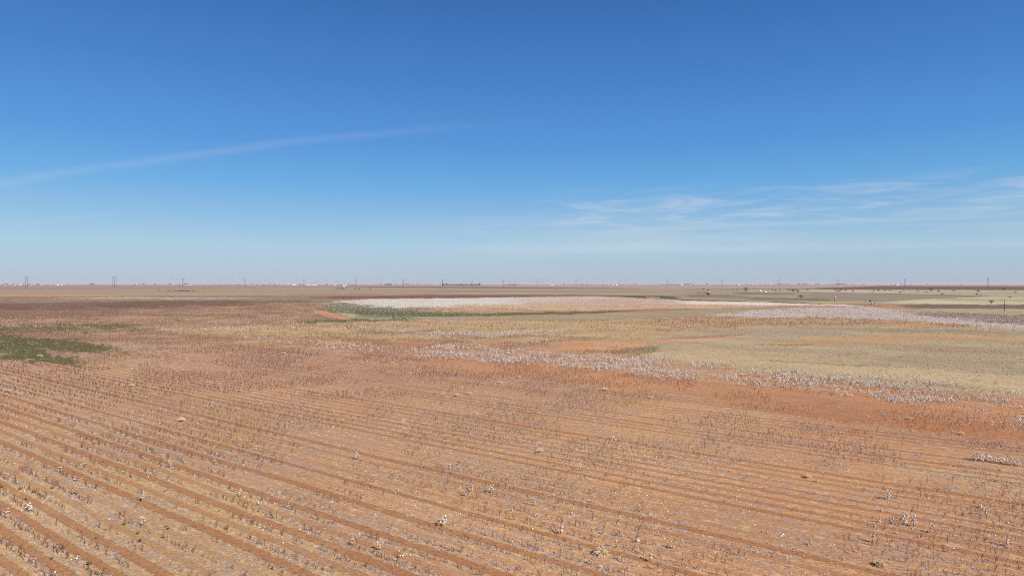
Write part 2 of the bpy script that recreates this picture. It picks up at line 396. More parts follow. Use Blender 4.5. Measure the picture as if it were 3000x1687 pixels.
M['tan_wall'] = simple('painted_wall_tan', (196, 182, 172), .08, .4)
M['dark_roof'] = simple('shingle_roof', (86, 78, 80), .12, .5)
M['pale_roof'] = simple('sheet_metal_roof', (208, 202, 202), .06, .4, .6)
M['door'] = simple('dark_door', (60, 54, 52), .1, .5)
M['glass'] = simple('window_glass', (60, 68, 78), .1, .5, .2, 0, .5)
M['cow'] = simple('black_hide', (34, 27, 23), .3, 2.0)
M['cream'] = simple('cream_paint', (246, 232, 196), .08, .8)
M['rust'] = simple('rusty_pipe', (92, 70, 66), .25, 2.0)
M['sheet'] = simple('white_sheet_metal', (232, 232, 230), .05, .8, .5)
M['darkbox'] = simple('dark_machine_paint', (44, 42, 42), .2, 1.0)
M['net'] = simple('grey_stone', (176, 168, 164), .2, 1.0)

# ground material
gm, gt, gp = new_mat('plain_soil')
def gn(t, **k):
    n = gt.nodes.new(t)
    for a, b in k.items(): setattr(n, a, b)
    return n
gl = gt.links.new
def gmath(op, a, b=None, c=None, clamp=False):
    n = gn('ShaderNodeMath', operation=op, use_clamp=clamp)
    for i, v in enumerate((a, b, c)):
        if v is None: continue
        if isinstance(v, (int, float)): n.inputs[i].default_value = v
        else: gl(v, n.inputs[i])
    return n.outputs[0]
def gmix(f, a, b, bt='MIX'):
    n = gn('ShaderNodeMix', data_type='RGBA', blend_type=bt)
    for i, v in ((0, f), (6, a), (7, b)):
        if isinstance(v, (int, float)): n.inputs[i].default_value = v
        elif isinstance(v, tuple): n.inputs[i].default_value = (*v, 1)
        else: gl(v, n.inputs[i])
    return n.outputs[2]
def gmap(v, a, b, c=0.0, d=1.0):
    n = gn('ShaderNodeMapRange', interpolation_type='SMOOTHSTEP')
    gl(v, n.inputs[0]); n.inputs[1].default_value = a; n.inputs[2].default_value = b; n.inputs[3].default_value = c; n.inputs[4].default_value = d
    return n.outputs[0]
ac_ = gn('ShaderNodeAttribute', attribute_name='soil'); at_ = gn('ShaderNodeAttribute', attribute_name='crop')
gpos = gn('ShaderNodeNewGeometry')
sp = gn('ShaderNodeSeparateXYZ'); gl(gpos.outputs['Position'], sp.inputs[0])
crop = gn('ShaderNodeSeparateColor'); gl(at_.outputs['Color'], crop.inputs[0])
rowS, grassS, stalkS = crop.outputs
u = gmath('ADD', gmath('MULTIPLY', sp.outputs[0], RC), gmath('MULTIPLY', sp.outputs[1], RS))
v = gmath('ADD', gmath('MULTIPLY', sp.outputs[0], -RS), gmath('MULTIPLY', sp.outputs[1], RC))
def rn(su, sv, off, detail=3, rough=.55, dist=0.0):
    c = gn('ShaderNodeCombineXYZ'); gl(gmath('MULTIPLY', u, su), c.inputs[0]); gl(gmath('MULTIPLY', v, sv), c.inputs[1]); c.inputs[2].default_value = off
    n = gn('ShaderNodeTexNoise'); gl(c.outputs[0], n.inputs['Vector']); n.inputs['Scale'].default_value = 1
    n.inputs['Detail'].default_value = detail; n.inputs['Roughness'].default_value = rough; n.inputs['Distortion'].default_value = dist
    return n.outputs[0]
big = rn(.10, .03, 1.0, 4)                 # field-scale patchiness, stretched along the rows
mid = rn(1.1, .5, 4.0, 4, .6, .3)
fine = rn(9.0, 5.0, 7.0, 4, .65)
grit = rn(42.0, 30.0, 2.0, 2, .6)
# the bottom of each furrow: bare, redder soil, uneven in strength from row to row
wob = gmath('MULTIPLY', gmath('SUBTRACT', rn(.3, .12, 12.0, 3), .5), .35)
wob2 = gmath('MULTIPLY', gmath('SUBTRACT', rn(5.5, 3.0, 15.0, 5, .75), .5), .46)
ph = gmath('SUBTRACT', gmath('DIVIDE', gmath('ADD', gmath('ADD', u, wob), wob2), ROW_W), ROW_O)
fr = gmath('ABSOLUTE', gmath('SUBTRACT', gmath('FRACT', ph), .5))        # 0 at the furrow centre
idx = gmath('FLOOR', ph)
wnz = gn('ShaderNodeTexWhiteNoise', noise_dimensions='1D'); gl(idx, wnz.inputs['W'])
furrow_w = gmath('ADD', gmath('MULTIPLY', wnz.outputs[0], .12), .085)
fm = gn('ShaderNodeMapRange', interpolation_type='SMOOTHSTEP'); gl(gmath('SUBTRACT', fr, furrow_w), fm.inputs[0])
fm.inputs[1].default_value = .07; fm.inputs[2].default_value = -.03
wheel = gmath('COMPARE', gmath('FLOORED_MODULO', idx, 4.0), 1.0, .1)
rowpow = gmath('MAXIMUM', gmap(wnz.outputs[0], .15, .75, .30, .95), wheel)
furrow = gmath('MULTIPLY', gmath('MULTIPLY', fm.outputs[0], rowpow), rowS)
furrow = gmath('MULTIPLY', furrow, gmap(mid, .25, .5, .55, 1.0))
furrow = gmath('MULTIPLY', furrow, gmap(rn(6.0, 2.2, 81.0, 5, .8), .34, .50, .35, 1.0))
base = ac_.outputs['Color']
base = gmix(gmap(big, .3, .7), gmix(1.0, base, (.88, .84, .82), 'MULTIPLY'), gmix(1.0, base, (1.10, 1.12, 1.14), 'MULTIPLY'))
base = gmix(gmap(fine, .3, .7), gmix(1.0, base, (.76, .72, .70), 'MULTIPLY'), gmix(1.0, base, (1.20, 1.23, 1.22), 'MULTIPLY'))
# straw and bleached leaf litter between the furrows
litm = gmath('MULTIPLY', gmath('MULTIPLY', gmap(rn(3.6, 1.8, 21.0, 5, .78, .6), .47, .58), gmap(rn(.28, .10, 24.0, 3), .36, .58, .25, 1.0)), rowS)
litm = gmath('MULTIPLY', litm, gmath('SUBTRACT', 1.0, furrow))
base = gmix(gmath('MULTIPLY', litm, .85), base, alb((160, 140, 130)))
strm = gmath('MULTIPLY', gmath('MULTIPLY', gmap(rn(4.5, 1.6, 31.0, 5, .7, .4), .52, .64), gmath('SUBTRACT', 1.0, furrow)), rowS)
base = gmix(gmath('MULTIPLY', strm, .64), base, alb((222, 188, 146)))
base = gmix(gmath('MULTIPLY', furrow, .78), base, tuple(float(q) for q in np.array(alb((174, 116, 80))) * TINT))
# dark crumbs, stalk butts, leaf scraps
crumb = gmath('MULTIPLY', gmap(rn(13.0, 8.0, 41.0, 4, .8), .54, .63), gmath('ADD', gmath('MULTIPLY', stalkS, .55), .15))
crumb = gmath('MULTIPLY', crumb, gmath('SUBTRACT', 1.0, gmath('MULTIPLY', furrow, .8)))
base = gmix(crumb, base, alb((116, 84, 68)))
fleck = gmath('MULTIPLY', gmap(rn(11.0, 9.0, 71.0, 4, .85), .585, .655), gmath('ADD', gmath('MULTIPLY', stalkS, .8), .05))
fleck = gmath('MULTIPLY', fleck, gmap(rn(.9, .35, 74.0, 4), .38, .58, .25, 1.0))
fleck = gmath('MULTIPLY', fleck, gmath('SUBTRACT', 1.0, gmath('MULTIPLY', furrow, .85)))
base = gmix(fleck, base, alb((232, 208, 186)))
# grass texture of the old field
gtx = gmath('MULTIPLY', gmap(rn(2.2, 2.6, 51.0, 5, .75), .42, .66), grassS)
base = gmix(gmath('MULTIPLY', gtx, .40), base, alb((126, 112, 88)))
gtx2 = gmath('MULTIPLY', gmap(rn(.5, .16, 57.0, 5, .7), .45, .70), grassS)
base = gmix(gmath('MULTIPLY', gtx2, .30), base, alb((206, 182, 138)))
gl(base, gp.inputs['Base Color'])
gp.inputs['Roughness'].default_value = .95; gp.inputs['Specular IOR Level'].default_value = .05
hgt = gmath('ADD', gmath('MULTIPLY', furrow, -.03), gmath('ADD', gmath('MULTIPLY', fine, .035), gmath('ADD', gmath('MULTIPLY', mid, .05), gmath('MULTIPLY', grit, .010))))
bmp = gn('ShaderNodeBump'); gl(hgt, bmp.inputs['Height']); bmp.inputs['Strength'].default_value = 1.0; bmp.inputs['Distance'].default_value = 1.0
gl(bmp.outputs[0], gp.inputs['Normal'])

# ------------------------------------------------------------------ tags
def tag(o, label=None, cat=None, group=None, kind=None):
    if label: o['label'] = label
    if cat: o['category'] = cat
    if group: o['group'] = group
    if kind: o['kind'] = kind
    return o

def mesh_np(name, V, T, mi=None, mats=(), parent=None, smooth=False):
    me = bpy.data.meshes.new(name)
    V = np.asarray(V, np.float32).reshape(-1, 3); T = np.asarray(T, np.int32)
    k = T.shape[1]
    me.vertices.add(len(V)); me.vertices.foreach_set('co', V.ravel())
    me.loops.add(T.size); me.loops.foreach_set('vertex_index', T.ravel())
    me.polygons.add(len(T)); me.polygons.foreach_set('loop_start', np.arange(0, T.size, k, dtype=np.int32))
    if mi is not None: me.polygons.foreach_set('material_index', np.asarray(mi, np.int32))
    if smooth: me.polygons.foreach_set('use_smooth', np.ones(len(T), bool))
    for m in mats: me.materials.append(m)
    me.update(calc_edges=True); me.validate()
    o = bpy.data.objects.new(name, me); COL.objects.link(o)
    if parent: o.parent = parent
    return o

# ------------------------------------------------------------------ ground sheet
pys = np.concatenate([HY + np.geomspace(CAM_H * F / 20000, 1.2, 5), np.arange(HY + 1.7, 760, .55), np.arange(760, 840, .9), np.arange(840, 1000, 1.8),
                      np.arange(1000, 1600, 4), np.geomspace(1600, 12000, 24)])
rad = (CAM_H * F / (pys - HY))[::-1]
azs = np.concatenate([np.arange(-180, -54, 6.0), np.linspace(-54, -39, 50)[:-1], np.linspace(-39, 39, 860), np.linspace(39, 54, 50)[1:], np.arange(60, 180, 6.0)])
azs = R(1) * azs
A, Rd = np.meshgrid(azs, rad)
# keep rows parallel to the picture plane inside the view so the mesh is even
Reff = Rd / np.maximum(np.cos(np.clip(A, -R(54), R(54))), .3)
gx = Reff * np.sin(A); gy = Reff * np.cos(A)
gz = (fbm(gx / 60, gy / 60, 77, 3) - .5) * .25 * sstep(Reff, 200, 25) 
nr, nc = gx.shape
V = np.stack([gx, gy, gz], -1).reshape(-1, 3)
V = np.vstack([V, [[0, 0, 0]]])
i = np.arange(nr - 1)[:, None] * nc; j = np.arange(nc)[None, :]; j2 = (j + 1) % nc
quads = np.stack([i + j, i + j2, i + nc + j2, i + nc + j], -1).reshape(-1, 4)[:, ::-1]
ctr = len(V) - 1
jj = np.arange(nc)
cen = np.stack([np.full(nc, ctr), (jj + 1) % nc, jj, jj], -1)
tris = np.vstack([quads[:, [0, 1, 2]], quads[:, [0, 2, 3]], cen[:, [0, 1, 2]]])
ground = mesh_np('ground', V, tris, None, [gm], smooth=True)
tag(ground, kind='structure')
gcol, gout, _, _ = field(V[:, 0], V[:, 1])
at1 = ground.data.color_attributes.new('soil', 'FLOAT_COLOR', 'POINT')
at1.data.foreach_set('color', np.concatenate([gcol, np.ones((len(V), 1))], 1).astype(np.float32).ravel())
at2 = ground.data.color_attributes.new('crop', 'FLOAT_COLOR', 'POINT')
at2.data.foreach_set('color', np.stack([gout['Rw'], gout['T'], gout['S'], np.ones(len(V))], 1).astype(np.float32).ravel())
if sum(1 for p in ground.data.polygons[:50] if p.normal.z < 0) > 25:
    ground.data.flip_normals()
def gheight(x, y):
    r = np.hypot(x, y)
    return (fbm(np.asarray(x) / 60, np.asarray(y) / 60, 77, 3) - .5) * .25 * sstep(r, 200, 25)

# ------------------------------------------------------------------ small mesh builder
class MB:
    def __init__(s): s.v = []; s.t = []; s.m = []
    def add(s, vs, ts, mi=0):
        b = len(s.v); s.v += [tuple(x) for x in vs]; s.t += [tuple(b + k for k in t) for t in ts]; s.m += [mi] * len(ts)
    def seg(s, a, b, r0, r1, mi=0, n=3, cap=False):
        a = Vector(a); b = Vector(b); d = (b - a)
        if d.length < 1e-6: return
        d.normalize(); q = d.orthogonal().normalized(); w = d.cross(q)
        vs = []
        for c, r in ((a, r0), (b, r1)):
            for k in range(n):
                t = 2 * math.pi * k / n; vs.append(c + (q * math.cos(t) + w * math.sin(t)) * r)
        ts = []
        for k in range(n):
            k2 = (k + 1) % n; ts += [(k, k2, n + k2), (k, n + k2, n + k)]
        if cap:
            for k in range(1, n - 1): ts += [(0, k + 1, k), (n, n + k, n + k + 1)]
        s.add(vs, ts, mi)
    def box(s, x0, x1, y0, y1, z0, z1, mi=0):
        vs = [(x, y, z) for z in (z0, z1) for y in (y0, y1) for x in (x0, x1)]
        ts = [(0, 2, 3), (0, 3, 1), (4, 5, 7), (4, 7, 6), (0, 1, 5), (0, 5, 4), (2, 6, 7), (2, 7, 3), (0, 4, 6), (0, 6, 2), (1, 3, 7), (1, 7, 5)]
        s.add(vs, ts, mi)
    def blob(s, c, r, mi=0, jit=.25, squash=1.0):
        c = Vector(c); P = []
        for d in ((1,0,0),(-1,0,0),(0,1,0),(0,-1,0),(0,0,1),(0,0,-1)):
            P.append(c + Vector(d) * r * random.uniform(1 - jit, 1 + jit) * (squash if d[2] else 1))
        s.add(P, [(0,2,4),(2,1,4),(1,3,4),(3,0,4),(2,0,5),(1,2,5),(3,1,5),(0,3,5)], mi)
    def puff(s, c, r, mi=0, k=3):      # a cotton boll: a few lobes
        for q in range(k):
            o = Vector((random.uniform(-1, 1), random.uniform(-1, 1), random.uniform(-.8, .8))) * r * .55
            s.blob(Vector(c) + o, r * random.uniform(.55, .8), mi, .3)
    def arr(s): return np.array(s.v, float), np.array(s.t, int), np.array(s.m, int)
    def obj(s, name, mats, parent=None, smooth=False):
        v_, t_, m_ = s.arr()
        return mesh_np(name, v_, t_, m_, mats, parent, smooth)

def grow_stalk(mb, h, nb, spread, r=.009, lean=0.0, seg2=True):
    """bare cotton stalk; returns the twig tips"""
    tips = []
    la = random.uniform(0, 6.28); lx, ly = math.cos(la) * lean, math.sin(la) * lean
    p1 = Vector((lx * .5 * h + random.uniform(-.02, .02), ly * .5 * h + random.uniform(-.02, .02), h * .5))
    p2 = Vector((lx * h + random.uniform(-.05, .05), ly * h + random.uniform(-.05, .05), h))
    mb.seg((0, 0, -.03), p1, r, r * .75); mb.seg(p1, p2, r * .75, r * .25); tips.append(p2)
    for k in range(nb):
        t = random.uniform(.15, .8); s0 = p1 * (t / .5) if t < .5 else p1 + (p2 - p1) * ((t - .5) / .5)
        a = random.uniform(0, 6.28); ln = h * random.uniform(.25, .55) * spread
        d = Vector((math.cos(a), math.sin(a), 0)); m_ = s0 + d * ln * .55 + Vector((0, 0, ln * .45)); e = m_ + d * ln * .25 + Vector((0, 0, ln * .65))
        if seg2: mb.seg(s0, m_, r * .6, r * .45); mb.seg(m_, e, r * .45, r * .2)
        else: mb.seg(s0, e, r * .6, r * .2)
        tips += [m_, e]
    return tips

# templates for scattering: (verts, tris, mat)
def tmpl(fn):
    mb = MB(); fn(mb); return mb.arr()
def scatter_mesh(name, temps, which, P, rot, sc, mats, tilt=None):
    VV = []; TT = []; MM = []; base = 0
    for k, (v_, t_, m_) in enumerate(temps):
        s = which == k
        n = int(s.sum())
        if not n: continue
        c = np.cos(rot[s])[:, None]; si = np.sin(rot[s])[:, None]; q = sc[s][:, None]
        x = v_[None, :, 0]; y = v_[None, :, 1]; z = v_[None, :, 2]
        X = (x * c - y * si) * q + P[s, 0:1]; Y = (x * si + y * c) * q + P[s, 1:2]; Zz = z * q + P[s, 2:3]
        VV.append(np.stack([X, Y, Zz], -1).reshape(-1, 3))
        TT.append((t_[None] + (np.arange(n) * len(v_))[:, None, None] + base).reshape(-1, 3))
        MM.append(np.tile(m_, n)); base += n * len(v_)
    if not VV: return None
    return mesh_np(name, np.vstack(VV), np.vstack(TT), np.concatenate(MM), mats)

# ---- candidate plant positions along the rows
FAR = 620.0
def row_points(y0, y1, spacing, seed):
    """points on the ridges between furrows with |X| within the view fan"""
    r_ = np.random.default_rng(seed)
    xm = lambda y: y * .86 + 8
    us = [];
    cor = np.array([(-xm(y0), y0), (xm(y0), y0), (-xm(y1), y1), (xm(y1), y1)])
    cu = cor[:, 0] * RC + cor[:, 1] * RS; cv = -cor[:, 0] * RS + cor[:, 1] * RC
    k = np.arange(math.floor(cu.min() / ROW_W), math.ceil(cu.max() / ROW_W) + 1)
    nv = int((cv.max() - cv.min()) / spacing) + 1
    U = ((k[:, None] + ROW_O) * ROW_W) + r_.normal(0, .07, (len(k), nv))
    Vv = cv.min() + (np.arange(nv)[None, :] + r_.uniform(-.5, .5, (len(k), nv))) * spacing
    X = U * RC - Vv * RS; Y = U * RS + Vv * RC
    s = (Y > y0) & (Y <= y1) & (np.abs(X) < xm(Y))
    return X[s], Y[s]

near_t = [tmpl(lambda mb, h=h, nb=nb, s=s, l=l: grow_stalk(mb, h, nb, s, .0095, l)) for h, nb, s, l in
          ((.24, 5, 1.1, .05), (.30, 3, .7, .1), (.17, 6, 1.5, 0), (.25, 2, .6, .2), (.15, 4, 1.2, .1), (.30, 7, 1.1, .15), (.23, 4, 1.0, .55), (.11, 2, 1, .2))]
def lo_stalk(mb, h, w=.028):
    mb.seg((0, 0, 0), (random.uniform(-.1, .1), random.uniform(-.1, .1), h), w, .006)
    for k in range(2):
        a = random.uniform(0, 6.28); mb.seg((0, 0, h * .3), (math.cos(a) * .12, math.sin(a) * .12, h * random.uniform(.6, .95)), w * .7, .004)
mid_t = [tmpl(lambda mb, h=h: lo_stalk(mb, h, .016)) for h in (.30, .36, .25, .20, .33)]
far_t = [tmpl(lambda mb, h=h: mb.seg((0, 0, 0), (random.uniform(-.15, .15), 0, h), .045, .012)) for h in (.34, .42, .28)]

def cotton_tmpl(h, nb, nboll, r, k):
    def f(mb):
        tips = grow_stalk(mb, h, nb, 1.1, .008, .08, False)
        for q in range(nboll):
            t = random.choice(tips); mb.puff(t + Vector((random.uniform(-.06, .06), random.uniform(-.06, .06), random.uniform(-.08, .02))), r * random.uniform(.7, 1.2), 1, k)
    return tmpl(f)
ct_near = [cotton_tmpl(*a) for a in ((.26, 4, 5, .028, 3), (.30, 5, 8, .030, 3), (.20, 4, 3, .032, 3), (.33, 6, 11, .030, 3))]
ct_full = [cotton_tmpl(*a) for a in ((.32, 6, 20, .050, 1), (.38, 6, 26, .050, 1), (.27, 5, 14, .052, 1), (.32, 6, 9, .046, 1))]
ct_far = [cotton_tmpl(h, 1, n, .10, 1) for h, n in ((.30, 3), (.36, 4), (.28, 2))]

def samp(f, x, y): return f
bare_P = []; cot_P = []
for y0, y1, spc, lod, seed in ((14, 60, .16, 0, 1), (60, 150, .26, 1, 2), (150, 330, .65, 2, 3), (330, FAR, 2.0, 2, 4)):
    X, Y = row_points(y0, y1, spc, seed)
    _, o, px, py = field(X, Y)
    pat = fbm(X / 5, Y / 5, 31, 3); pat2 = fbm(X / 1.6, Y / 1.6, 37, 2); pat3 = fbm(X / 14, Y / 14, 91, 3)
    n = len(X); rr_ = rng.uniform(size=n)
    dens = o['S'] * (.70 if lod == 0 else .95 if lod == 1 else .95)
    pS = dens * sstep(pat, .30, .62) * 1.15
    wz = o['W']
    pW = np.where(wz > .02, wz * np.where(wz > .2, (.08 + .92 * sstep(pat * .40 + pat2 * .45 + pat3 * .15, .42, .56)) * .75 if lod < 2 else sstep(pat2, .25, .6), 1.0), 0) + o['S'] * .035 * sstep(pat, .4, .6) * (py > 800)
    isW = rr_ < pW
    isS = (~isW) & (rr_ < pW + pS)
    bare_P.append((X[isS], Y[isS], lod)); cot_P.append((X[isW], Y[isW], lod, wz[isW]))

def visible(x, y): return (np.abs(x) < y * .742) & (y > 23.2)

def to3(x, y): return np.stack([x, y, gheight(x, y) - .005], 1)

# --- bare stalks: the 300 that show largest as things, the rest as one mass
bx = np.concatenate([b[0] for b in bare_P]); by = np.concatenate([b[1] for b in bare_P]); bl = np.concatenate([np.full(len(b[0]), b[2]) for b in bare_P])
order = np.where(visible(bx, by))[0]; order = order[np.argsort(by[order])][:300]
ind = np.zeros(len(bx), bool); ind[order] = True
VAR = [('upright bare reddish cotton stalk with four side twigs in the near rows', 'upright bare stalks with four side twigs'),
       ('tall thin bare reddish cotton stalk with three short twigs in the near rows', 'tall thin bare stalks'),
       ('short bushy bare reddish cotton stalk with spreading twigs in the near rows', 'short bushy bare stalks'),
       ('bare reddish cotton stalk with a single fork in the near rows', 'single-forked bare stalks'),
       ('low broken reddish cotton stalk with three twigs in the near rows', 'low broken bare stalks'),
       ('tall much-branched bare reddish cotton stalk in the near rows', 'tall branched bare stalks'),
       ('bare reddish cotton stalk leaning far over in the near rows', 'leaning bare stalks'),
       ('stub of a bare reddish cotton stalk cut low in the near rows', 'low cut stalk stubs')]
proto = {}
for k in range(8):
    v_, t_, m_ = near_t[k]
    proto[k] = None
for q in order:
    k = int(rng.integers(0, 8))
    if proto[k] is None:
        o = mesh_np('cotton_stalk', *near_t[k], [M['stalk']]); proto[k] = o
    else:
        o = proto[k].copy(); COL.objects.link(o)
    z = float(gheight(bx[q], by[q]))
    o.location = (bx[q], by[q], z); o.rotation_euler = (0, 0, rng.uniform(0, 6.28)); s = rng.uniform(.75, 1.2); o.scale = (s, s, s)
    tag(o, VAR[k][0], 'cotton stalk', VAR[k][1])
rest = ~ind
VV = []
parts = []
for lod, temps in ((0, near_t), (1, mid_t), (2, far_t)):
    s = rest & (bl == lod)
    parts.append((temps, s))
# merge the three levels of detail into one object
def merged(name, groups, mats):
    objs = [scatter_mesh(name, *g, mats) for g in groups]
    objs = [o for o in objs if o]
    Vs = []; Ts = []; Ms = []; b = 0
    for o in objs:
        me = o.data; nv = len(me.vertices); nf = len(me.polygons)
        a = np.empty(nv * 3, np.float32); me.vertices.foreach_get('co', a)
        t = np.empty(nf * 3, np.int32); me.loops.foreach_get('vertex_index', t)
        m_ = np.empty(nf, np.int32); me.polygons.foreach_get('material_index', m_)
        Vs.append(a.reshape(-1, 3)); Ts.append(t.reshape(-1, 3) + b); Ms.append(m_); b += nv
        bpy.data.objects.remove(o); bpy.data.meshes.remove(me)
    return mesh_np(name, np.vstack(Vs), np.vstack(Ts), np.concatenate(Ms), mats)
grp = []
for temps, s in parts:
    n = int(s.sum())
    grp.append((temps, rng.integers(0, len(temps), n), to3(bx[s], by[s]), rng.uniform(0, 6.28, n), rng.uniform(.7, 1.25, n)))
o = merged('cotton_stalks', grp, [M['stalk']])
tag(o, 'countless bare reddish cotton stalks standing in rows across the harvested field', 'cotton stalks', kind='stuff')

# --- cotton plants with open bolls
cx_ = np.concatenate([c[0] for c in cot_P]); cy_ = np.concatenate([c[1] for c in cot_P]); cl_ = np.concatenate([np.full(len(c[0]), c[2]) for c in cot_P])
cw_ = np.concatenate([c[3] for c in cot_P])
ORD = ['first', 'second', 'third', 'fourth', 'fifth', 'sixth', 'seventh', 'eighth', 'ninth', 'tenth', 'eleventh', 'twelfth', 'thirteenth', 'fourteenth', 'fifteenth', 'sixteenth', 'seventeenth', 'eighteenth', 'nineteenth']
def empty(name, loc, rz=0.0, s=1.0):
    e = bpy.data.objects.new(name, None); COL.objects.link(e)
    e.location = loc; e.rotation_euler = (0, 0, rz); e.scale = (s, s, s); e.empty_display_size = .2
    return e
def copy_tree(o, parent=None):
    c = o.copy(); COL.objects.link(c); c.parent = parent
    for ch in list(o.children): copy_tree(ch, c)
    return c
# near plants with parts: stem and each boll
def make_cotton(h, nb, nboll, r, name='cotton_plant'):
    e = empty(name, (0, 0, 0))
    mb = MB(); tips = grow_stalk(mb, h, nb, 1.0, .009, .08)
    mb.obj('stem', [M['stalk']], e)
    for q in range(nboll):
        b = MB(); t = random.choice(tips)
        b.puff((0, 0, 0), r * random.uniform(.8, 1.2), 0, 4)
        ob = b.obj('cotton_boll', [M['cotton']], e); ob.location = t + Vector((random.uniform(-.05, .05), random.uniform(-.05, .05), random.uniform(-.08, 0)))
    return e
PL = [(70,1289),(360,1325),(197,1409),(20,1293),(427,1177),(353,1264),(722,1280),(605,1252),(652,1269),(1439,1297),(1410,1349),(1350,1304),(1005,1407),(954,1387),(1165,1250),
      (1185,1240),(1234,1243),(1290,1287),(1692,1385),(1635,1418),(1112,1327),(1182,1097),(898,1157),(2134,1183),(2055,1214),(2234,1259),(2217,1289),(2247,1314),(2280,1312),(2210,1317),
      (2274,1327),(2300,1330),(2200,1332),(2259,1347),(2352,1347),(2197,1370),(2040,1377),(2482,1300),(2464,1280),(2545,1320),(2534,1379),(2239,1379),(1650,1160),(1544,1117),(1600,1370)]
kinds = [(make_cotton(.27, 4, 5, .034), 'small cotton plant with a handful of open white bolls in the near rows', 'small cotton plants in the near rows'),
         (make_cotton(.34, 5, 9, .036), 'bushy cotton plant crowded with open white bolls in the near rows', 'bushy cotton plants in the near rows'),
         (make_cotton(.20, 3, 3, .038), 'stunted cotton plant with three white bolls in the near rows', 'stunted cotton plants in the near rows')]
used = [False] * 3
nP = 0
for (px, py) in PL:
    x, y = at(px, py); k = nP % 3 if nP % 5 else 1
    src, lab, g = kinds[k]
    o = src if not used[k] else copy_tree(src); used[k] = True
    o.location = (x, y, float(gheight(x, y))); o.rotation_euler = (0, 0, rng.uniform(0, 6.28)); s = rng.uniform(.85, 1.25); o.scale = (s, s, s)
    tag(o, lab, 'cotton plant', g); nP += 1
# the three dense clumps near the right edge
for px, py, w, nb_, lab in ((2470, 1160, 1.15, 70, 'largest dense clump of white cotton plants in red soil near the right edge'),
                            (2518, 1166, .7, 36, 'middle of three white cotton clumps in red soil near the right edge'),
                            (2553, 1172, .9, 40, 'white cotton clump in red soil cut by the right edge')):
    x, y = at(px, py); e = empty('cotton_clump', (x, y, float(gheight(x, y))))
    for q in range(int(w * 10)):
        mb = MB(); grow_stalk(mb, random.uniform(.3, .5), 4, 1, .008, .1, False)
        ob = mb.obj('stem', [M['stalk']], e); ob.location = (random.uniform(-w / 2, w / 2), random.uniform(-.22, .22), 0)
    for q in range(nb_):
        t = random.uniform(-1, 1); bb = MB(); bb.puff((0, 0, 0), random.uniform(.035, .055), 0, 3)
        ob = bb.obj('cotton_boll', [M['cotton']], e); ob.location = (t * w / 2, random.uniform(-.25, .25), random.uniform(.06, .42 * (1.05 - .5 * t * t)))
    tag(e, lab, 'cotton clump')
# the rest of the 300: single mesh plants (their parts are too small to see)
vis = np.where(visible(cx_, cy_))[0]; sel = vis[np.argsort(cy_[vis])][:255]
cind = np.zeros(len(cx_), bool); cind[sel] = True
pr = {}
CL = [('bare-stemmed cotton plant holding five open white bolls in the sandy rows', 'cotton plants with five bolls'),
      ('tall cotton plant holding many open white bolls in the sandy rows', 'tall many-bolled cotton plants'),
      ('low cotton plant holding three open white bolls in the sandy rows', 'low cotton plants with three bolls'),
      ('large full cotton plant thick with white lint in the sandy rows', 'large full cotton plants')]
for q in sel:
    k = int(rng.choice([0, 0, 1, 2, 2, 3]))
    if k not in pr: o = mesh_np('cotton_plant', *ct_near[k], [M['stalk'], M['cotton']]); pr[k] = o
    else: o = pr[k].copy(); COL.objects.link(o)
    o.location = (cx_[q], cy_[q], float(gheight(cx_[q], cy_[q]))); o.rotation_euler = (0, 0, rng.uniform(0, 6.28)); s = rng.uniform(.6, 1.05); o.scale = (s, s, s)
    tag(o, CL[k][0], 'cotton plant', CL[k][1])
rest = ~cind
grp = []
for lod in (0, 1, 2):
    for full in (0, 1):
        s = rest & (cl_ == lod) & ((cw_ > .2) == bool(full))
        n = int(s.sum())
        if not n: continue
        temps = ct_far if lod == 2 else (ct_full if full else ct_near)
        grp.append((temps, rng.integers(0, len(temps), n), to3(cx_[s], cy_[s]), rng.uniform(0, 6.28, n), rng.uniform(.7, 1.2, n) * (1 if full or lod == 2 else .75)))
o = merged('cotton_plants', grp, [M['stalk'], M['cotton']])
tag(o, 'strips of unpicked cotton plants covered in white bolls beyond the harvested rows', 'cotton plants', kind='stuff')
print('stalks', len(bx), 'cotton', len(cx_))

# --- litter: fallen twigs and scraps, lint, straw, weeds and grass
def area_points(y0, y1, n, seed, wid=.84):
    r_ = np.random.default_rng(seed)
    y = np.sqrt(r_.uniform(y0 * y0, y1 * y1, n)); x = r_.uniform(-1, 1, n) * (y * wid + 6)
    return x, y
tw = [tmpl(lambda mb: [mb.seg((random.uniform(-.12, .12), random.uniform(-.12, .12), .01), (random.uniform(-.14, .14), random.uniform(-.14, .14), random.uniform(.01, .06)), .007, .004) for _ in range(5)]) for _ in range(4)]
X, Y = area_points(14, 110, 190000, 51)
_, o_, px, py = field(X, Y)
ridge = np.abs(((X * RC + Y * RS) / ROW_W - ROW_O) % 1 - .5) * 2      # 1 on the ridge, 0 in the furrow
s = (rng.uniform(size=len(X)) < o_['Rw'] * sstep(ridge, .25, .6) * sstep(fbm((X * RC + Y * RS) / 1.1, (-X * RS + Y * RC) / 3.2, 61, 4), .44, .60))
n = int(s.sum())
o = scatter_mesh('crop_litter', tw, rng.integers(0, 4, n), to3(X[s], Y[s]), rng.uniform(0, 6.28, n), rng.uniform(.6, 1.3, n), [M['litter']])
tag(o, 'grey twigs and leaf litter lying between the furrows', 'crop litter', kind='stuff')
lt = [tmpl(lambda mb: mb.blob((0, 0, .012), .027, 0, .5, .6)) for _ in range(4)]
X, Y = area_points(14, 120, 230000, 52)
_, o_, px, py = field(X, Y)
ridge = np.abs(((X * RC + Y * RS) / ROW_W - ROW_O) % 1 - .5) * 2
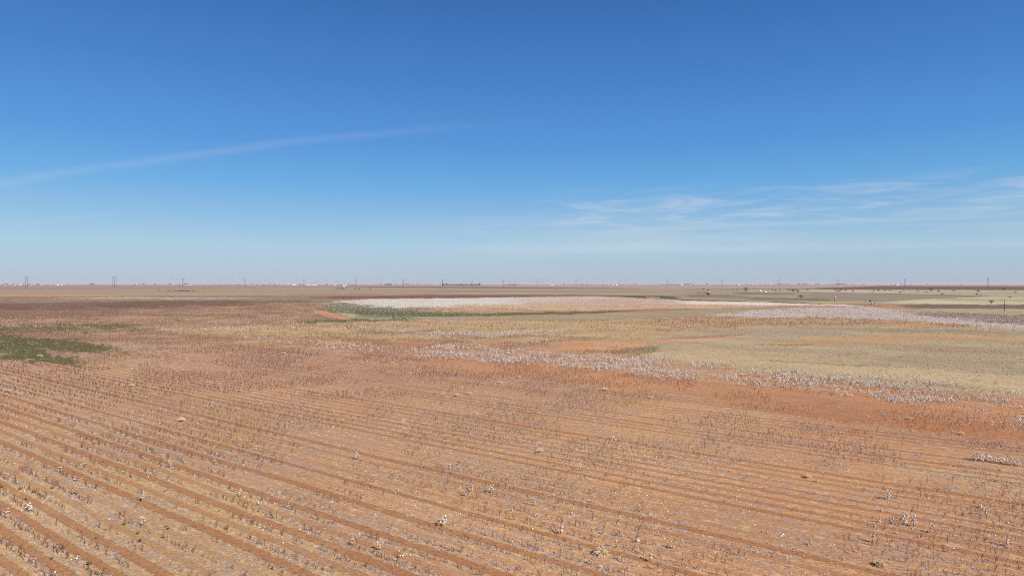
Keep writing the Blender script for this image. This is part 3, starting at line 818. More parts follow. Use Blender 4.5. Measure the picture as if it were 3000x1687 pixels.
s = (rng.uniform(size=len(X)) < o_['S'] * (.12 + .5 * sstep(ridge, .35, .8)) * sstep(fbm(X / 3.5, Y / 3.5, 71, 4), .44, .66) * .75)
n = int(s.sum())
o = scatter_mesh('fallen_lint', lt, rng.integers(0, 4, n), to3(X[s], Y[s]), rng.uniform(0, 6.28, n), .5 + 1.4 * rng.uniform(0, 1, n) ** 2.5, [M['cotton']])
tag(o, 'bits of white cotton lint fallen on the sandy rows', 'cotton lint', kind='stuff')
# low green growth
def tuft(mb, h, w, k, mi=0, rad=.08):
    for q in range(k):
        a = random.uniform(0, 6.28); r0 = random.uniform(0, rad); b0 = Vector((math.cos(a) * r0, math.sin(a) * r0, 0))
        d = Vector((math.cos(a + random.uniform(-.7, .7)), math.sin(a + random.uniform(-.7, .7)), 0)); tp = b0 + d * h * random.uniform(.2, .7) + Vector((0, 0, h * random.uniform(.6, 1)))
        s_ = Vector((-d.y, d.x, 0)) * w * .5
        mb.add([b0 - s_, b0 + s_, tp], [(0, 1, 2)], mi)
gt_ = [tmpl(lambda mb: tuft(mb, .10, .05, 9, 0, .16)) for _ in range(4)]
X, Y = area_points(70, 330, 120000, 53, .80)
_, o_, px, py = field(X, Y)
s = rng.uniform(size=len(X)) < o_['G'] * sstep(fbm(X / 3, Y / 3, 81, 3), .34, .52) * .95
n = int(s.sum()); print('green', n)
o = scatter_mesh('green_weeds', gt_, rng.integers(0, 4, n), to3(X[s], Y[s]), rng.uniform(0, 6.28, n), rng.uniform(.8, 1.9, n), [M['green']])
tag(o, 'low green weeds spreading in patches at the left and along the draw', 'weeds', kind='stuff')
dg = [tmpl(lambda mb: tuft(mb, .13, .022, 7, 0, .10)) for _ in range(4)]
X, Y = area_points(58, 210, 120000, 54, .80)
_, o_, px, py = field(X, Y)
s = rng.uniform(size=len(X)) < o_['T'] * (.35 + .65 * sstep(fbm(X / 4, Y / 4, 85, 3), .35, .6)) * .8
n = int(s.sum()); print('grass', n)
o = scatter_mesh('dry_grass', dg, rng.integers(0, 4, n), to3(X[s], Y[s]), rng.uniform(0, 6.28, n), rng.uniform(.7, 1.5, n), [M['drygrass']])
tag(o, 'short dry tan grass covering the old field at the right', 'dry grass', kind='stuff')
# small green weeds one can tell apart, lower left
wt_ = None
rw = np.random.default_rng(5)
for (px, py) in [(310,1323),(421,1334),(300,1294),(409,1356),(240,1358),(350,1365),(345,1346),(48,1233),(63,1258),(130,1230),(185,1243),(222,1424),(155,1384),(105,1250),(85,1240),(235,1118),(377,1131),(242,1104),(2,1228),(415,1328),(127,1410),(190,1245)]:
    x, y = at(px, py)
    if wt_ is None:
        mb = MB(); tuft(mb, .15, .035, 22, 0, .05); wt_ = mb.obj('weed', [M['weed']]); o = wt_
    else:
        o = wt_.copy(); COL.objects.link(o)
    s = rw.uniform(.6, 1.2)
    o.location = (x, y, float(gheight(x, y))); o.rotation_euler = (0, 0, rw.uniform(0, 6)); o.scale = (s, s, s)
    tag(o, 'small dark green weed sprouting in the sandy soil at lower left', 'weed', 'small green weeds at lower left')
# tumbleweeds
def make_tumble(r, n, seed):
    random.seed(seed)
    mb = MB()
    for q in range(n):
        a = random.uniform(0, 6.28); b = random.uniform(-.35, 1.4); rr_ = r * random.uniform(.55, 1)
        p = Vector((math.cos(a) * math.cos(b), math.sin(a) * math.cos(b), math.sin(b) * .75)) * rr_
        p2 = p + Vector((random.uniform(-1, 1), random.uniform(-1, 1), random.uniform(-.7, .7))) * r * .55
        c0 = p * .25; up = Vector((0, 0, r * .45))
        mb.seg(c0 + up, p + up, .014, .010); mb.seg(p + up, p2 + up, .012, .007)
    return mb
TW = [(1512,1400,.32,'large wiry straw-coloured tumbleweed near the bottom centre'),(457,1060,.34,'pale tumbleweed beside the rows at centre left'),
      (1012,1067,.30,'pale tumbleweed left of centre in the near rows'),(1359,1139,.28,'pale tumbleweed right of centre in the near rows'),
      (1305,952,.30,'tan tumbleweed on the upper edge of the red soil belt'),(1259,965,.30,'tan tumbleweed just below and left of another on red soil'),
      (1148,997,.30,'pale boxy tumbleweed on sandy soil below the red belt'),(1180,993,.30,'low tan tumbleweed lying right beside a boxy pale one'),
      (1525,982,.34,'wide tan tumbleweed on the red belt right of centre'),(989,915,.32,'pale tumbleweed below the tip of the white cotton strip'),
      (1637,1003,.30,'tan tumbleweed on red soil below the cotton strip right of centre'),(713,891,.32,'pale round tumbleweed among stalks left of the red belt'),
      (330,972,.32,'whitish round tumbleweed below the green patches'),(15,986,.34,'pale tumbleweed at the left edge below the green patches'),
      (477,951,.26,'small tan tumbleweed up and right of the whitish round one'),(407,905,.26,'pale tumbleweed right of the lower green patch'),
      (468,907,.26,'pale tumbleweed second to the right of the lower green patch'),(2032,1204,.24,'pale tumbleweed beside a tall white cotton plant at lower right'),
      (2217,1429,.26,'matted straw-coloured tumbleweed at the bottom right'),(2287,1055,.26,'small cream tumbleweed on the red belt at right'),
      (2420,1095,.26,'cream tumbleweed on sandy soil left of the three cotton clumps'),(100,898,.40,'pale tumbleweed inside the lower green patch')]
tps = [make_tumble(.4, 90, 100 + k).arr() for k in range(4)]
tmesh = {}
for q, (px, py, r_, lab) in enumerate(TW):
    x, y = at(px, py); k = q % 4
    if k not in tmesh: o = mesh_np('tumbleweed', *tps[k], [M['tumble']]); tmesh[k] = o
    else: o = tmesh[k].copy(); COL.objects.link(o)
    s = r_ / .4 * .85; o.scale = (s * 1.15, s, s * .8); o.rotation_euler = (0, 0, q * 1.3); o.location = (x, y, float(gheight(x, y)))
    tag(o, lab, 'tumbleweed', 'tumbleweeds lying on the field')
random.seed(77)

# ------------------------------------------------------------------ power line across the plain
TWX = [(67,694.5),(288,695.2),(461,699.2),(617,700.5),(765,700.8),(896,701.2),(1013.5,701.8),(1188,703.5),(1265,703.2),(1352,703.2),(1450,703.3),(1560.5,703),(1681.5,703),(1815.6,703.2),(1958.7,702),(2109,703),(2277,700),(2486,699)]
def tname(i): return ORD[i] if i < len(ORD) else 'last'
def make_tower(H, sep, npole=2, arm=True):
    e = empty('power_tower', (0, 0, 0))
    xs = [(-sep / 2), (sep / 2)] if npole == 2 else [-sep, 0, sep]
    for x in xs:
        mb = MB(); mb.seg((x, 0, 0), (x, 0, H), .40, .30, 0, 8, True); mb.obj('pole', [M['pole']], e)
    zc = H * .86
    mb = MB(); w = sep * .5 + 3.2 if npole == 2 else sep + 2
    mb.box(-w, w, -.22, .22, zc - .25, zc + .25); mb.obj('crossarm', [M['steel']], e)
    if npole == 2:
        mb = MB(); mb.seg((xs[0], .4, H * .55), (xs[1], .4, H * .75), .13, .13, 0, 4); mb.seg((xs[1], -.4, H * .55), (xs[0], -.4, H * .75), .13, .13, 0, 4); mb.obj('brace', [M['steel']], e)
    for x in (-w + .4, 0, w - .4):
        mb = MB()
        for k in range(5): mb.seg((x, 0, zc - .35 - k * .4), (x, 0, zc - .6 - k * .4), .16, .12, 0, 6, True)
        mb.obj('insulator', [M['porcelain']], e)
    return e
T2 = make_tower(32, 5.0); T3 = make_tower(32, 4.6, 3)
first = True
for i_, (px, top) in enumerate(TWX):
    Hm = 30.0
    D = (Hm - CAM_H) * F / (HY - top)                    # distance at which a 30 m tower stands this high
    D = min(max(D, 1900), 3000); Hm = CAM_H + (HY - top) * D / F
    x = (px - CX) / F * D
    if i_ == 1: o = T3
    elif first: o = T2; first = False
    else: o = copy_tree(T2)
    s = Hm / 32.0
    o.location = (x, D, 0); o.scale = (s, s, s); o.rotation_euler = (0, 0, 0)
    if i_ == 17: o.rotation_euler = (0, 0, R(80))
    if i_ in (0,): o.rotation_euler = (0, 0, R(55))
    if i_ == 1: lab = 'three-pole timber power tower, second from the left on the horizon'
    elif i_ == 17: lab = 'power tower seen edge-on, rightmost on the horizon above the dark field'
    else: lab = 'two-pole timber power tower on the horizon, %s tower from the left' % tname(i_)
    tag(o, lab, 'power tower', 'power line towers along the horizon')
# solid grey mast
D = 2300; x = (1113 - CX) / F * D
e = empty('mast', (x, D, 0)); Hm = CAM_H + (HY - 702.8) * D / F
mb = MB(); mb.seg((0, 0, 0), (0, 0, Hm - 2), 1.1, .95, 0, 12, True); mb.obj('shaft', [M['pole']], e)
mb = MB(); mb.seg((0, 0, Hm - 2), (0, 0, Hm), .35, .15, 0, 6, True); mb.obj('antenna', [M['pole']], e)
mb = MB(); mb.box(-1.6, 1.6, -1.6, 1.6, .0, 1.2); mb.obj('footing', [M['net']], e)
tag(e, 'single thick dark mast standing left of the long grey tree row', 'mast')

# ordinal labels between towers
cnt = {}
def between(px, key):
    xs = [t[0] for t in TWX]
    k = sum(1 for t in xs if t < px)
    cnt[(key, k)] = cnt.get((key, k), 0) + 1
    n_ = ORD[min(cnt[(key, k)] - 1, 18)]
    if k == 0: return '%s left of every power tower' % n_
    if k >= len(xs): return '%s right of every power tower' % n_
    return '%s between the %s and %s power towers' % (n_, tname(k - 1), tname(k))

# ------------------------------------------------------------------ trees and shrubs
def make_shrub(h, w, n, mat_c, seed, name='mesquite_shrub', trunk_f=.3, tw=.035):
    random.seed(seed)
    e = empty(name, (0, 0, 0))
    mb = MB(); tips = []
    for k in range(5):
        a = k * 1.26 + random.uniform(-.4, .4); p = Vector((math.cos(a) * w * .22, math.sin(a) * w * .22, h * (trunk_f + random.uniform(.05, .2))))
        mb.seg((random.uniform(-.05, .05), random.uniform(-.05, .05), -.05), p, .10 * h / 3, .05 * h / 3, 0, 5); tips.append(p)
    mb.obj('trunk', [M['bark']], e)
    cb = MB()
    for t in tips:
        for q in range(n // 5):
            a = random.uniform(0, 6.28); rr_ = math.sqrt(random.uniform(0, 1)); 
            tgt = Vector((math.cos(a) * w * .5 * rr_, math.sin(a) * w * .5 * rr_, h * (1 - .45 * rr_ * rr_) * random.uniform(.72, 1.03)))
            m_ = t + (tgt - t) * random.uniform(.35, .6) + Vector((random.uniform(-1, 1), random.uniform(-1, 1), 0)) * w * .05
            cb.seg(t, m_, tw, tw * .7); cb.seg(m_, tgt, tw * .7, tw * .2)
            for z in range(2):
                cb.seg(m_ + (tgt - m_) * random.uniform(.2, .8), tgt + Vector((random.uniform(-1, 1), random.uniform(-1, 1), random.uniform(-.8, .5))) * w * .12, tw * .6, tw * .2)
    cb.obj('crown', [M[mat_c]], e)
    return e
def make_tree(h, w, seed, mat_c='leaf', name='tree', dens=420):
    random.seed(seed)
    e = empty(name, (0, 0, 0))
    mb = MB(); mb.seg((0, 0, -.1), (0, 0, h * .4), .035 * h, .022 * h, 0, 7); lobes = []
    for k in range(6):
        a = k * 1.05 + random.uniform(-.3, .3); p = Vector((math.cos(a) * w * .28, math.sin(a) * w * .28, h * random.uniform(.45, .75)))
        mb.seg((0, 0, h * random.uniform(.2, .38)), p, .018 * h, .006 * h, 0, 5); lobes.append((p, random.uniform(.16, .26)))
    lobes.append((Vector((0, 0, h * .78)), .22))
    mb.obj('trunk', [M['bark']], e)
    cb = MB()
    for q in range(dens):
        p, r_ = random.choice(lobes); d = Vector((random.gauss(0, 1), random.gauss(0, 1), random.gauss(0, 1))).normalized()
        c = p + Vector((d.x * w * r_, d.y * w * r_, d.z * h * r_ * .9)) * random.uniform(.6, 1.1)
        s_ = .055 * h; a = Vector((random.uniform(-1, 1), random.uniform(-1, 1), random.uniform(-1, 1))) * s_; b = Vector((random.uniform(-1, 1), random.uniform(-1, 1), random.uniform(-1, 1))) * s_
        cb.add([c - a, c + b, c + a * .6 - b], [(0, 1, 2)])
    cb.obj('crown', [M[mat_c]], e)
    return e
sh_p = [make_shrub(3.0, 3.6, 110, 'twig', 201 + k, tw=.05) for k in range(3)]
sh_used = [False] * 3
def place_shrub(px, py, hpx, k, label, wf=1.0, cat='shrub', group=None):
    x, y = at(px, py); h = hpx * y / F
    o = sh_p[k] if not sh_used[k] else copy_tree(sh_p[k]); sh_used[k] = True
    s = h / 3.0 * 1.15; o.location = (x, y, 0); o.scale = (s * wf * 1.15, s * wf * 1.15, s); o.rotation_euler = (0, 0, px * 1.7)
    tag(o, label, cat, group)
def c5(c, y, h): return (1717.3 + c / 6, 678.3 + y / 6, h / 6)
def c6(c, y, h): return (2146.7 + c / 6, 678.3 + y / 6, h / 6)
SH = [c5(*a) for a in ((590,315,14),(680,318,14),(768,322,22),(818,322,24),(1075,300,22),(1118,318,12),(1355,322,22),(1402,330,28),(1460,320,18),(1480,318,18),(1590,320,28),(1620,320,28),
      (1715,318,24),(1890,322,30),(2310,330,38),(2352,344,30),(2388,328,30),(2460,330,25),(2568,342,32))]
SH += [c6(*a) for a in ((315,332,24),(285,357,20),(380,332,34),(478,330,38),(555,327,30),(712,362,28),(765,332,18),(848,316,26),(970,325,38),(975,354,16),(1100,357,24),(1290,347,34),(1340,387,30),
      (1515,332,45),(1885,347,32),(1865,397,34),(1988,403,14),(2165,370,14),(2275,318,48),(2450,357,28))]
SH.sort()
for q, (px, py, h) in enumerate(SH):
    place_shrub(px, py, h, q % 3, 'small bare shrub on the plain, ' + between(px, 'sh'), 1.0, 'shrub', 'bare shrubs dotted over the pale grass')
for px, py, h, k, wf, lab in ((1717.3+958/6,736.6,14,0,.55,'tall bare V-shaped shrub standing alone on the green-brown rise'),
        (1717.3+1668/6,737,10.5,1,.7,'dark-stemmed bare shrub, left of a pair at the end of the green rise'),
        (1717.3+1740/6,738.5,9.5,2,.5,'dark bare shrub, right of a pair at the end of the green rise'),
        (1717.3+1785/6,751,9.0,0,1.15,'broad reddish bare shrub in the olive field below a pair of shrubs'),
        (2146.7+1175/6,733,9.5,1,1.25,'largest round grey bare shrub against the dark ploughed field'),
        (2146.7+2365/6,750.5,5,2,1.2,'bare shrub on pale grass at far right above the yellow straw strip'),
        (2146.7+2085/6,764,8.2,0,1.1,'bare shrub in the yellow straw strip left of a lone thin pole'),
        (2146.7+1925/6,745,2.6,1,2.2,'low reddish-brown bush lying flat in pale grass at right'),
        (1782,733.5,6.5,2,.8,'bare shrub rising behind the pipe corral'),
        (1770,730,3,0,2.2,'wide low grey bush behind the pipe corral')):
    place_shrub(px, py, h, k, lab, wf)
# posts of shrub near the raised tank (left of centre)
for px, lab in ((849.5,'thin bare shrub furthest left of the raised white tank'),(856,'thin bare shrub between the leftmost shrub and the raised white tank'),(861,'bare shrub just left of the raised white tank'),
                (893,'bare shrub, first right of the raised white tank'),(903,'bare shrub, second right of the raised white tank'),(931.5,'bare shrub, third and furthest right of the raised white tank')):
    place_shrub(px, 731 if px > 880 else 730, 6.2, int(px) % 3, lab, .55)

# horizon trees: (x, base y, height px, width px, kind)
tp = [make_tree(10, 12, 301), make_tree(10, 16, 302), make_tree(10, 9, 303)]
gp_ = [make_shrub(9, 9, 150, 'twig_grey', 401, 'bare_tree', .25, .12), make_shrub(9, 11, 150, 'twig_grey', 402, 'bare_tree', .3, .12)]
tu = [False] * 3; gu = [False] * 2
def place_tree(px, py, hpx, wpx, grey, label, group):
    x, y = at(px, py); h = hpx * y / F; w = wpx * y / F
    if grey:
        k = int(px) % 2; o = gp_[k] if not gu[k] else copy_tree(gp_[k]); gu[k] = True; bh, bw = 9, (9, 11)[k]
    else:
        k = int(px) % 3; o = tp[k] if not tu[k] else copy_tree(tp[k]); tu[k] = True; bh, bw = 10, (12, 16, 9)[k]
    o.location = (x, y, 0); o.scale = (w / bw, w / bw, h / bh); o.rotation_euler = (0, 0, px)
    tag(o, label, 'tree', group)
HB = 718.2
TR = []   # dark trees on the horizon
def T_(off, lst):
    for c, w, h in lst: TR.append((off + c / 6, w / 6, h / 6))
T_(0, [(85,60,22),(215,40,20),(245,40,18),(360,40,16),(385,40,17),(440,45,20),(470,40,18),(562,40,24),(600,45,20),(1030,14,20),(1370,50,22),(1405,60,26),(1325,20,12),(2030,40,12),(2090,30,12),(2155,35,22),(2185,30,18),(2340,35,20),(2560,40,22)])
T_(429.3, [(15,30,20),(135,50,10),(235,60,24),(655,20,20),(720,60,11),(830,60,12),(900,60,12),(960,60,12),(1020,50,12),(1220,25,24),(1305,25,22),(1260,30,16),(1400,60,14),(1500,50,20),(1570,50,16),(1955,30,22),(1985,30,16),(2165,50,22),(2360,50,18),(2550,30,18)])
T_(858.7, [(10,30,16),(105,30,20),(160,50,16),(190,40,16),(1250,40,16),(1285,30,18),(1350,30,18),(1495,14,22)])
T_(1288, [(175,12,12),(610,22,22),(655,20,14),(780,22,24),(820,14,12),(890,14,18),(925,20,12),(1045,30,24),(1080,50,18),(1125,50,14),(1190,20,18),(1240,30,12),(1370,40,12),(1430,20,14),(1675,28,22),(1740,22,24),(1850,30,22),(2100,22,18),(2225,40,18),(2275,50,16),(2330,50,16),(2400,60,18),(2460,60,16),(2510,40,14)])
T_(1717.3, [(30,60,22),(80,60,20),(130,60,22),(200,20,16),(355,30,18),(450,14,12),(960,40,18),(990,30,16),(1170,40,22),(1240,20,16),(1385,24,18),(1440,50,22),(1490,60,20),(1550,60,22),(1600,40,20),(1760,50,24),(1730,30,16),(1830,60,22),(1870,40,20),(1910,30,16),(2010,40,24),(2050,40,22),(2215,40,16),(2270,30,16),(2320,50,24),(2370,60,28),(2430,60,26),(2470,30,16),(2555,12,20)])
T_(2146.7, [(565,14,16),(710,20,16),(740,20,16),(1110,26,20)])
TR.sort()
for px, w, h in TR:
    place_tree(px, HB, max(h, 2.2) + .3, max(w, 3.0), False, 'dark tree on the horizon, ' + between(px, 'tr'), 'dark trees along the horizon')
# nearer shrubs and trees just below the horizon, left of centre
random.seed(5)
for c, y, h, w in ((370,236,14,14),(400,236,16,18),(460,236,16,16),(520,238,16,28),(590,238,18,30),(610,238,18,20),(825,237,20,30),(885,237,20,22),(945,237,22,30),(985,238,24,34),(1020,238,22,30),(1065,238,20,28),(1095,238,20,28),(1150,238,20,34),(1185,238,18,26)):
    px = 858.7 + c / 6
    place_tree(px, 678.3 + y / 6 + .2, h / 6, w / 6, False, 'small tree on the mauve plain, ' + between(px, 'sm'), 'small trees scattered left of the mast')
for c, y, h, w in ((650,252,26,34),(680,253,38,34),(705,254,42,34),(728,254,42,32),(752,254,38,30),(2480,247,22,30),(2520,247,24,36),(2550,247,28,34),(2590,248,26,40),(2640,248,22,34),(2695,246,14,24),(2125,258,14,30)):
    px = 858.7 + c / 6
    place_tree(px, 678.3 + y / 6, h / 6, w / 6, False, 'tree in a dark clump below the horizon, ' + between(px, 'cl'), 'trees in the dark clumps below the horizon')
for q in range(17):
    c = 1545 + q * 34 + random.uniform(-6, 6); h = random.choice((30, 34, 38, 36, 40)); px = 858.7 + c / 6
    if q == 16: h = 46
    place_tree(px, 678.3 + 250 / 6 + random.uniform(-.3, .3), h / 6, 46 / 6, True, 'leafless grey tree in the long row, ' + between(px, 'gr'), 'leafless grey trees in the long row')

# ------------------------------------------------------------------ buildings on the horizon
def make_building(w, d, h, rh, wall, roof, name, nwin=2, door=True):
    e = empty(name, (0, 0, 0))
    mb = MB(); mb.box(-w / 2, w / 2, -d / 2, d / 2, -.1, h)
    mb.add([(-w / 2, -d / 2, h), (-w / 2, d / 2, h), (-w / 2, 0, h + rh), (w / 2, -d / 2, h), (w / 2, d / 2, h), (w / 2, 0, h + rh)], [(0, 2, 1), (3, 4, 5)]); mb.obj('wall', [M[wall]], e)
    rb = MB(); ov = .5
    for sgn in (-1, 1):
        a = (-w / 2 - ov, sgn * (d / 2 + ov), h - .25); b = (w / 2 + ov, sgn * (d / 2 + ov), h - .25); c = (w / 2 + ov, 0, h + rh + .05); dd = (-w / 2 - ov, 0, h + rh + .05)
        up = [(p[0], p[1], p[2] + .22) for p in (a, b, c, dd)]
        rb.add([a, b, c, dd] + up, [(0, 1, 2), (0, 2, 3), (4, 6, 5), (4, 7, 6), (0, 4, 5), (0, 5, 1), (1, 5, 6), (1, 6, 2), (3, 2, 6), (3, 6, 7), (0, 3, 7), (0, 7, 4)])
    rb.obj('roof', [M[roof]], e)
    if door:
        mb = MB(); mb.box(-.6 if nwin else -2, .6 if nwin else 2, -d / 2 - .06, -d / 2 + .02, 0, 2.2 if nwin else h * .8); mb.obj('door', [M['door']], e)
    for k in range(nwin):
        x = (k - (nwin - 1) / 2) * w / (nwin) + (w * .12 if nwin % 2 else 0)
        if abs(x) < 1.5: x += 2.5
        mb = MB(); mb.box(x - .9, x + .9, -d / 2 - .05, -d / 2 + .02, 1.1, 2.3); mb.obj('window', [M['glass']], e)
    return e
BP = {'house': make_building(22, 12, 4.2, 3.2, 'white_wall', 'dark_roof', 'farmhouse', 4), 'barn': make_building(26, 16, 5.5, 3.0, 'white_wall', 'pale_roof', 'barn', 0),
      'shed': make_building(12, 9, 4.0, 1.8, 'tan_wall', 'pale_roof', 'shed', 0)}
bu = {k: False for k in BP}; BW = {'house': (22, 7.4), 'barn': (26, 8.5), 'shed': (12, 5.8)}
BL = {'house': 'white farmhouse on the horizon, ', 'barn': 'long pale metal barn on the horizon, ', 'shed': 'small pale shed on the horizon, '}
BLD = []
def B_(off, lst):
    for c, w, h, k in lst: BLD.append((off + c / 6, w / 6, h / 6, k))
B_(0, [(70,34,16,'house'),(215,44,16,'house'),(255,14,12,'shed'),(300,34,22,'barn'),(328,20,14,'shed'),(375,34,14,'house'),(460,40,14,'house'),(620,30,16,'house'),(862,58,14,'barn'),(922,38,14,'barn'),(1968,18,18,'shed'),(2055,20,12,'shed')])
B_(429.3, [(20,20,16,'shed'),(225,56,16,'house'),(290,40,10,'barn'),(395,12,18,'shed'),(1205,26,14,'house'),(1245,24,16,'shed'),(1340,14,16,'shed'),(1360,12,16,'shed'),(1500,30,12,'house'),(1655,14,18,'shed'),(1820,150,20,'barn'),(2060,80,16,'barn'),(2140,80,18,'barn'),(2190,30,16,'barn'),(2285,30,14,'shed'),(2440,20,18,'shed'),(2480,30,12,'barn')])
B_(858.7, [(65,36,18,'barn'),(30,16,16,'shed'),(1395,26,18,'house')])
B_(1288, [(590,60,16,'barn'),(625,16,16,'shed'),(740,20,14,'shed'),(1520,40,14,'barn'),(1562,50,20,'barn'),(1712,36,16,'house'),(1920,18,18,'shed'),(1975,20,18,'shed'),(2165,14,14,'shed'),(2215,24,14,'shed'),(2555,50,20,'barn')])
B_(1717.3, [(105,50,14,'house'),(170,30,14,'house'),(290,76,8,'shed'),(340,24,12,'shed'),(382,30,22,'house'),(412,20,14,'shed'),(838,40,14,'barn'),(1042,18,14,'shed'),(1180,24,10,'shed'),(1315,22,14,'shed')])
B_(2146.7, [(655,44,18,'barn')])
BLD.sort()
for px, w, h, k in BLD:
    x, y = at(px, HB + .35); W, H = BW[k]
    o = BP[k] if not bu[k] else copy_tree(BP[k]); bu[k] = True
    sx = w * y / F / W; sz = h * y / F / H
    o.location = (x, y, 0); o.scale = (sx, max(sx * .6, .8), sz); o.rotation_euler = (0, 0, 0)
    tag(o, BL[k] + between(px, k), 'barn' if k != 'house' else 'house', 'pale farm buildings along the horizon')
# nearer white house beside the dark clump right of centre
hs = copy_tree(BP['house']); x, y = at(1298, 718.6 + .9); hs.location = (x, y, 0); s = 14 * y / F / 22; hs.scale = (s, s, s * .8)
tag(hs, 'pale farmhouse in front of the dark tree clump right of the long grey tree row', 'house')

# pump jacks on the far plain, right
def make_pump():
    e = empty('pumpjack', (0, 0, 0))
    mb = MB(); mb.box(-5, 5, -1.2, 1.2, 0, .6); mb.obj('base', [M['net']], e)
    mb = MB()
    for sx in (-1.6, 1.6):
        for sy in (-.9, .9): mb.seg((sx, sy, .6), (0, 0, 6.2), .28, .22, 0, 4)
    mb.obj('post', [M['darkbox']], e)
    mb = MB(); mb.seg((-4.6, 0, 4.6), (5.0, 0, 8.4), .42, .42, 0, 4, True); mb.obj('beam', [M['darkbox']], e)
    mb = MB(); mb.box(4.4, 5.6, -.4, .4, 6.6, 9.4); mb.obj('horse_head', [M['darkbox']], e)
    mb = MB(); mb.box(-5.4, -3.0, -1.2, 1.2, .6, 4.4); mb.obj('counterweight', [M['darkbox']], e)
    mb = MB(); mb.seg((5.2, 0, .2), (5.2, 0, 6.7), .08, .08, 0, 4); mb.obj('rod', [M['steel']], e)
    return e
pj = make_pump()
for q, (c, yb, h) in enumerate(((155,236,26),(400,230,24),(870,240,24),(1625,238,24))):
    x, y = at(2146.7 + c / 6, max(678.3 + yb / 6, 717.6))
    o = pj if q == 0 else copy_tree(pj)
    s = h / 6 * y / F / 9.4; o.location = (x, y, 0); o.scale = (s, s, s)
    tag(o, 'dark pumpjack tilted up to the right on the far plain, %s from the left' % ORD[q], 'pumpjack', 'pumpjacks on the far right plain')

# ------------------------------------------------------------------ utility poles
def util_pole(px, py, hpx, label, kind):
    x, y = at(px, py); h = hpx * y / F
    e = empty('utility_pole', (x, y, 0))
    mb = MB(); mb.seg((0, 0, -.1), (0, 0, h), .095, .07, 0, 8, True); mb.obj('pole', [M['pole']], e)
    if kind in ('box', 'arm'):
        mb = MB(); mb.box(-.7, .7, -.06, .06, h - .35, h - .22); mb.obj('crossarm', [M['pole']], e)
    if kind == 'box':
        mb = MB(); mb.seg((.12, -.28, h * .72), (.12, -.28, h * .72 + .75), .24, .24, 0, 10, True); mb.obj('transformer', [M['sheet']], e)
    if kind == 'top':
        mb = MB(); mb.box(-.28, .28, -.25, .25, h - .8, h - .2); mb.obj('switch_box', [M['darkbox']], e)
    if kind == 'wire':
        mb = MB(); mb.seg((0, -.12, h * .55), (0, -.12, h * .55 + .4), .05, .04, 0, 6, True); mb.obj('insulator', [M['porcelain']], e)
    tag(e, label, 'utility pole', 'utility poles in the right middle distance')
util_pole(2099.8, 761.5, 16.0, 'short utility pole with crossarm and white transformer, leftmost of four', 'box')
util_pole(2176.2, 774, 24.5, 'tall thin plain utility pole at the edge of the white cotton, second of four', 'wire')
util_pole(2188.8, 770, 15.5, 'short utility pole with dark box on top beside a grey bush', 'top')
util_pole(2527, 783.8, 29.0, 'tall thin utility pole standing alone near the right edge', 'wire')
# grey brush pile beside the third pole
x, y = at(2197, 766)
mb = MB(); random.seed(9)
for q in range(60): mb.blob((random.uniform(-1.1, 1.1), random.uniform(-.6, .6), random.uniform(.1, .85) * (1 - .2 * random.random())), random.uniform(.12, .3), 0, .5)
o = mb.obj('brush_pile', [M['net']]); o.location = (x, y, 0)
tag(o, 'pale grey brush pile beside the short utility pole with a dark box', 'brush pile')

# ------------------------------------------------------------------ pipe corral with shade, feed bin, tanks
x, y = at(1770, 742.6); W = 32 * y / F; px2m = y / F
e = empty('pipe_corral', (x, y, 0))
for k in range(6):
    mb = MB(); xx = -W / 2 + .3 + k * (W * .62) / 5
    mb.seg((xx, 0, -.1), (xx, 0, 2.45), .10, .10, 0, 6, True); mb.obj('post', [M['rust']], e)
for z in (2.35, 1.75):
    mb = MB(); mb.seg((-W / 2, 0, z), (W * .14, 0, z), .10 if z > 2 else .06, .10 if z > 2 else .06, 0, 6, True); mb.obj('rail', [M['rust']], e)
mb = MB(); mb.box(-W / 2, W * .12, .2, 1.9, 2.46, 2.58); mb.obj('shade_slats', [M['rust']], e)
tag(e, 'dark pipe corral rails on posts left of the small white-roofed shade', 'corral')
x, y = at(1781.5, 742.6)
e = empty('shade_shelter', (x, y, 0))
for sx in (-1.5, 1.5):
    for sy in (-1, 1):
        mb = MB(); mb.seg((sx, sy, -.1), (sx, sy, 2.6), .09, .09, 0, 6, True); mb.obj('post', [M['rust']], e)
mb = MB(); mb.box(-1.9, 1.9, -1.4, 1.4, 2.62, 2.82); mb.obj('roof', [M['sheet']], e)
mb = MB(); mb.box(-.75, .75, -.6, .6, 0, 1.9); mb.seg((0, 0, 1.9), (0, 0, 2.5), .3, .25, 0, 8, True); mb.obj('water_tank', [M['darkbox']], e)
mb = MB(); mb.box(-3.4, 3.0, -.14, .14, 2.0, 2.2); mb.obj('rail', [M['rust']], e)
tag(e, 'small open shade with flat white roof over a dark tank', 'shelter')
# cream bin
x, y = at(1912.2, 738.5)
e = empty('feed_bin', (x, y, 0))
mb = MB(); mb.seg((0, 0, 1.0), (0, 0, 2.6), 1.15, 1.15, 0, 16, True); mb.obj('drum', [M['cream']], e)
mb = MB(); mb.seg((0, 0, 2.6), (0, 0, 3.3), 1.2, .35, 0, 16, True); mb.seg((0, 0, 3.3), (0, 0, 3.9), .35, .35, 0, 10, True); mb.obj('lid', [M['cream']], e)
mb = MB(); mb.seg((0, 0, 1.0), (0, 0, .3), 1.1, .25, 0, 16, True); mb.obj('hopper', [M['cream']], e)
for a in range(4):
    mb = MB(); t = a * math.pi / 2 + .78; mb.seg((math.cos(t) * 1.1, math.sin(t) * 1.1, 0), (math.cos(t) * 1.1, math.sin(t) * 1.1, 2.0), .09, .09, 0, 6); mb.obj('leg', [M['cream']], e)
mb = MB(); mb.box(-.1, .6, -1.3, -1.1, 1.0, 1.8); mb.obj('hatch', [M['darkbox']], e)
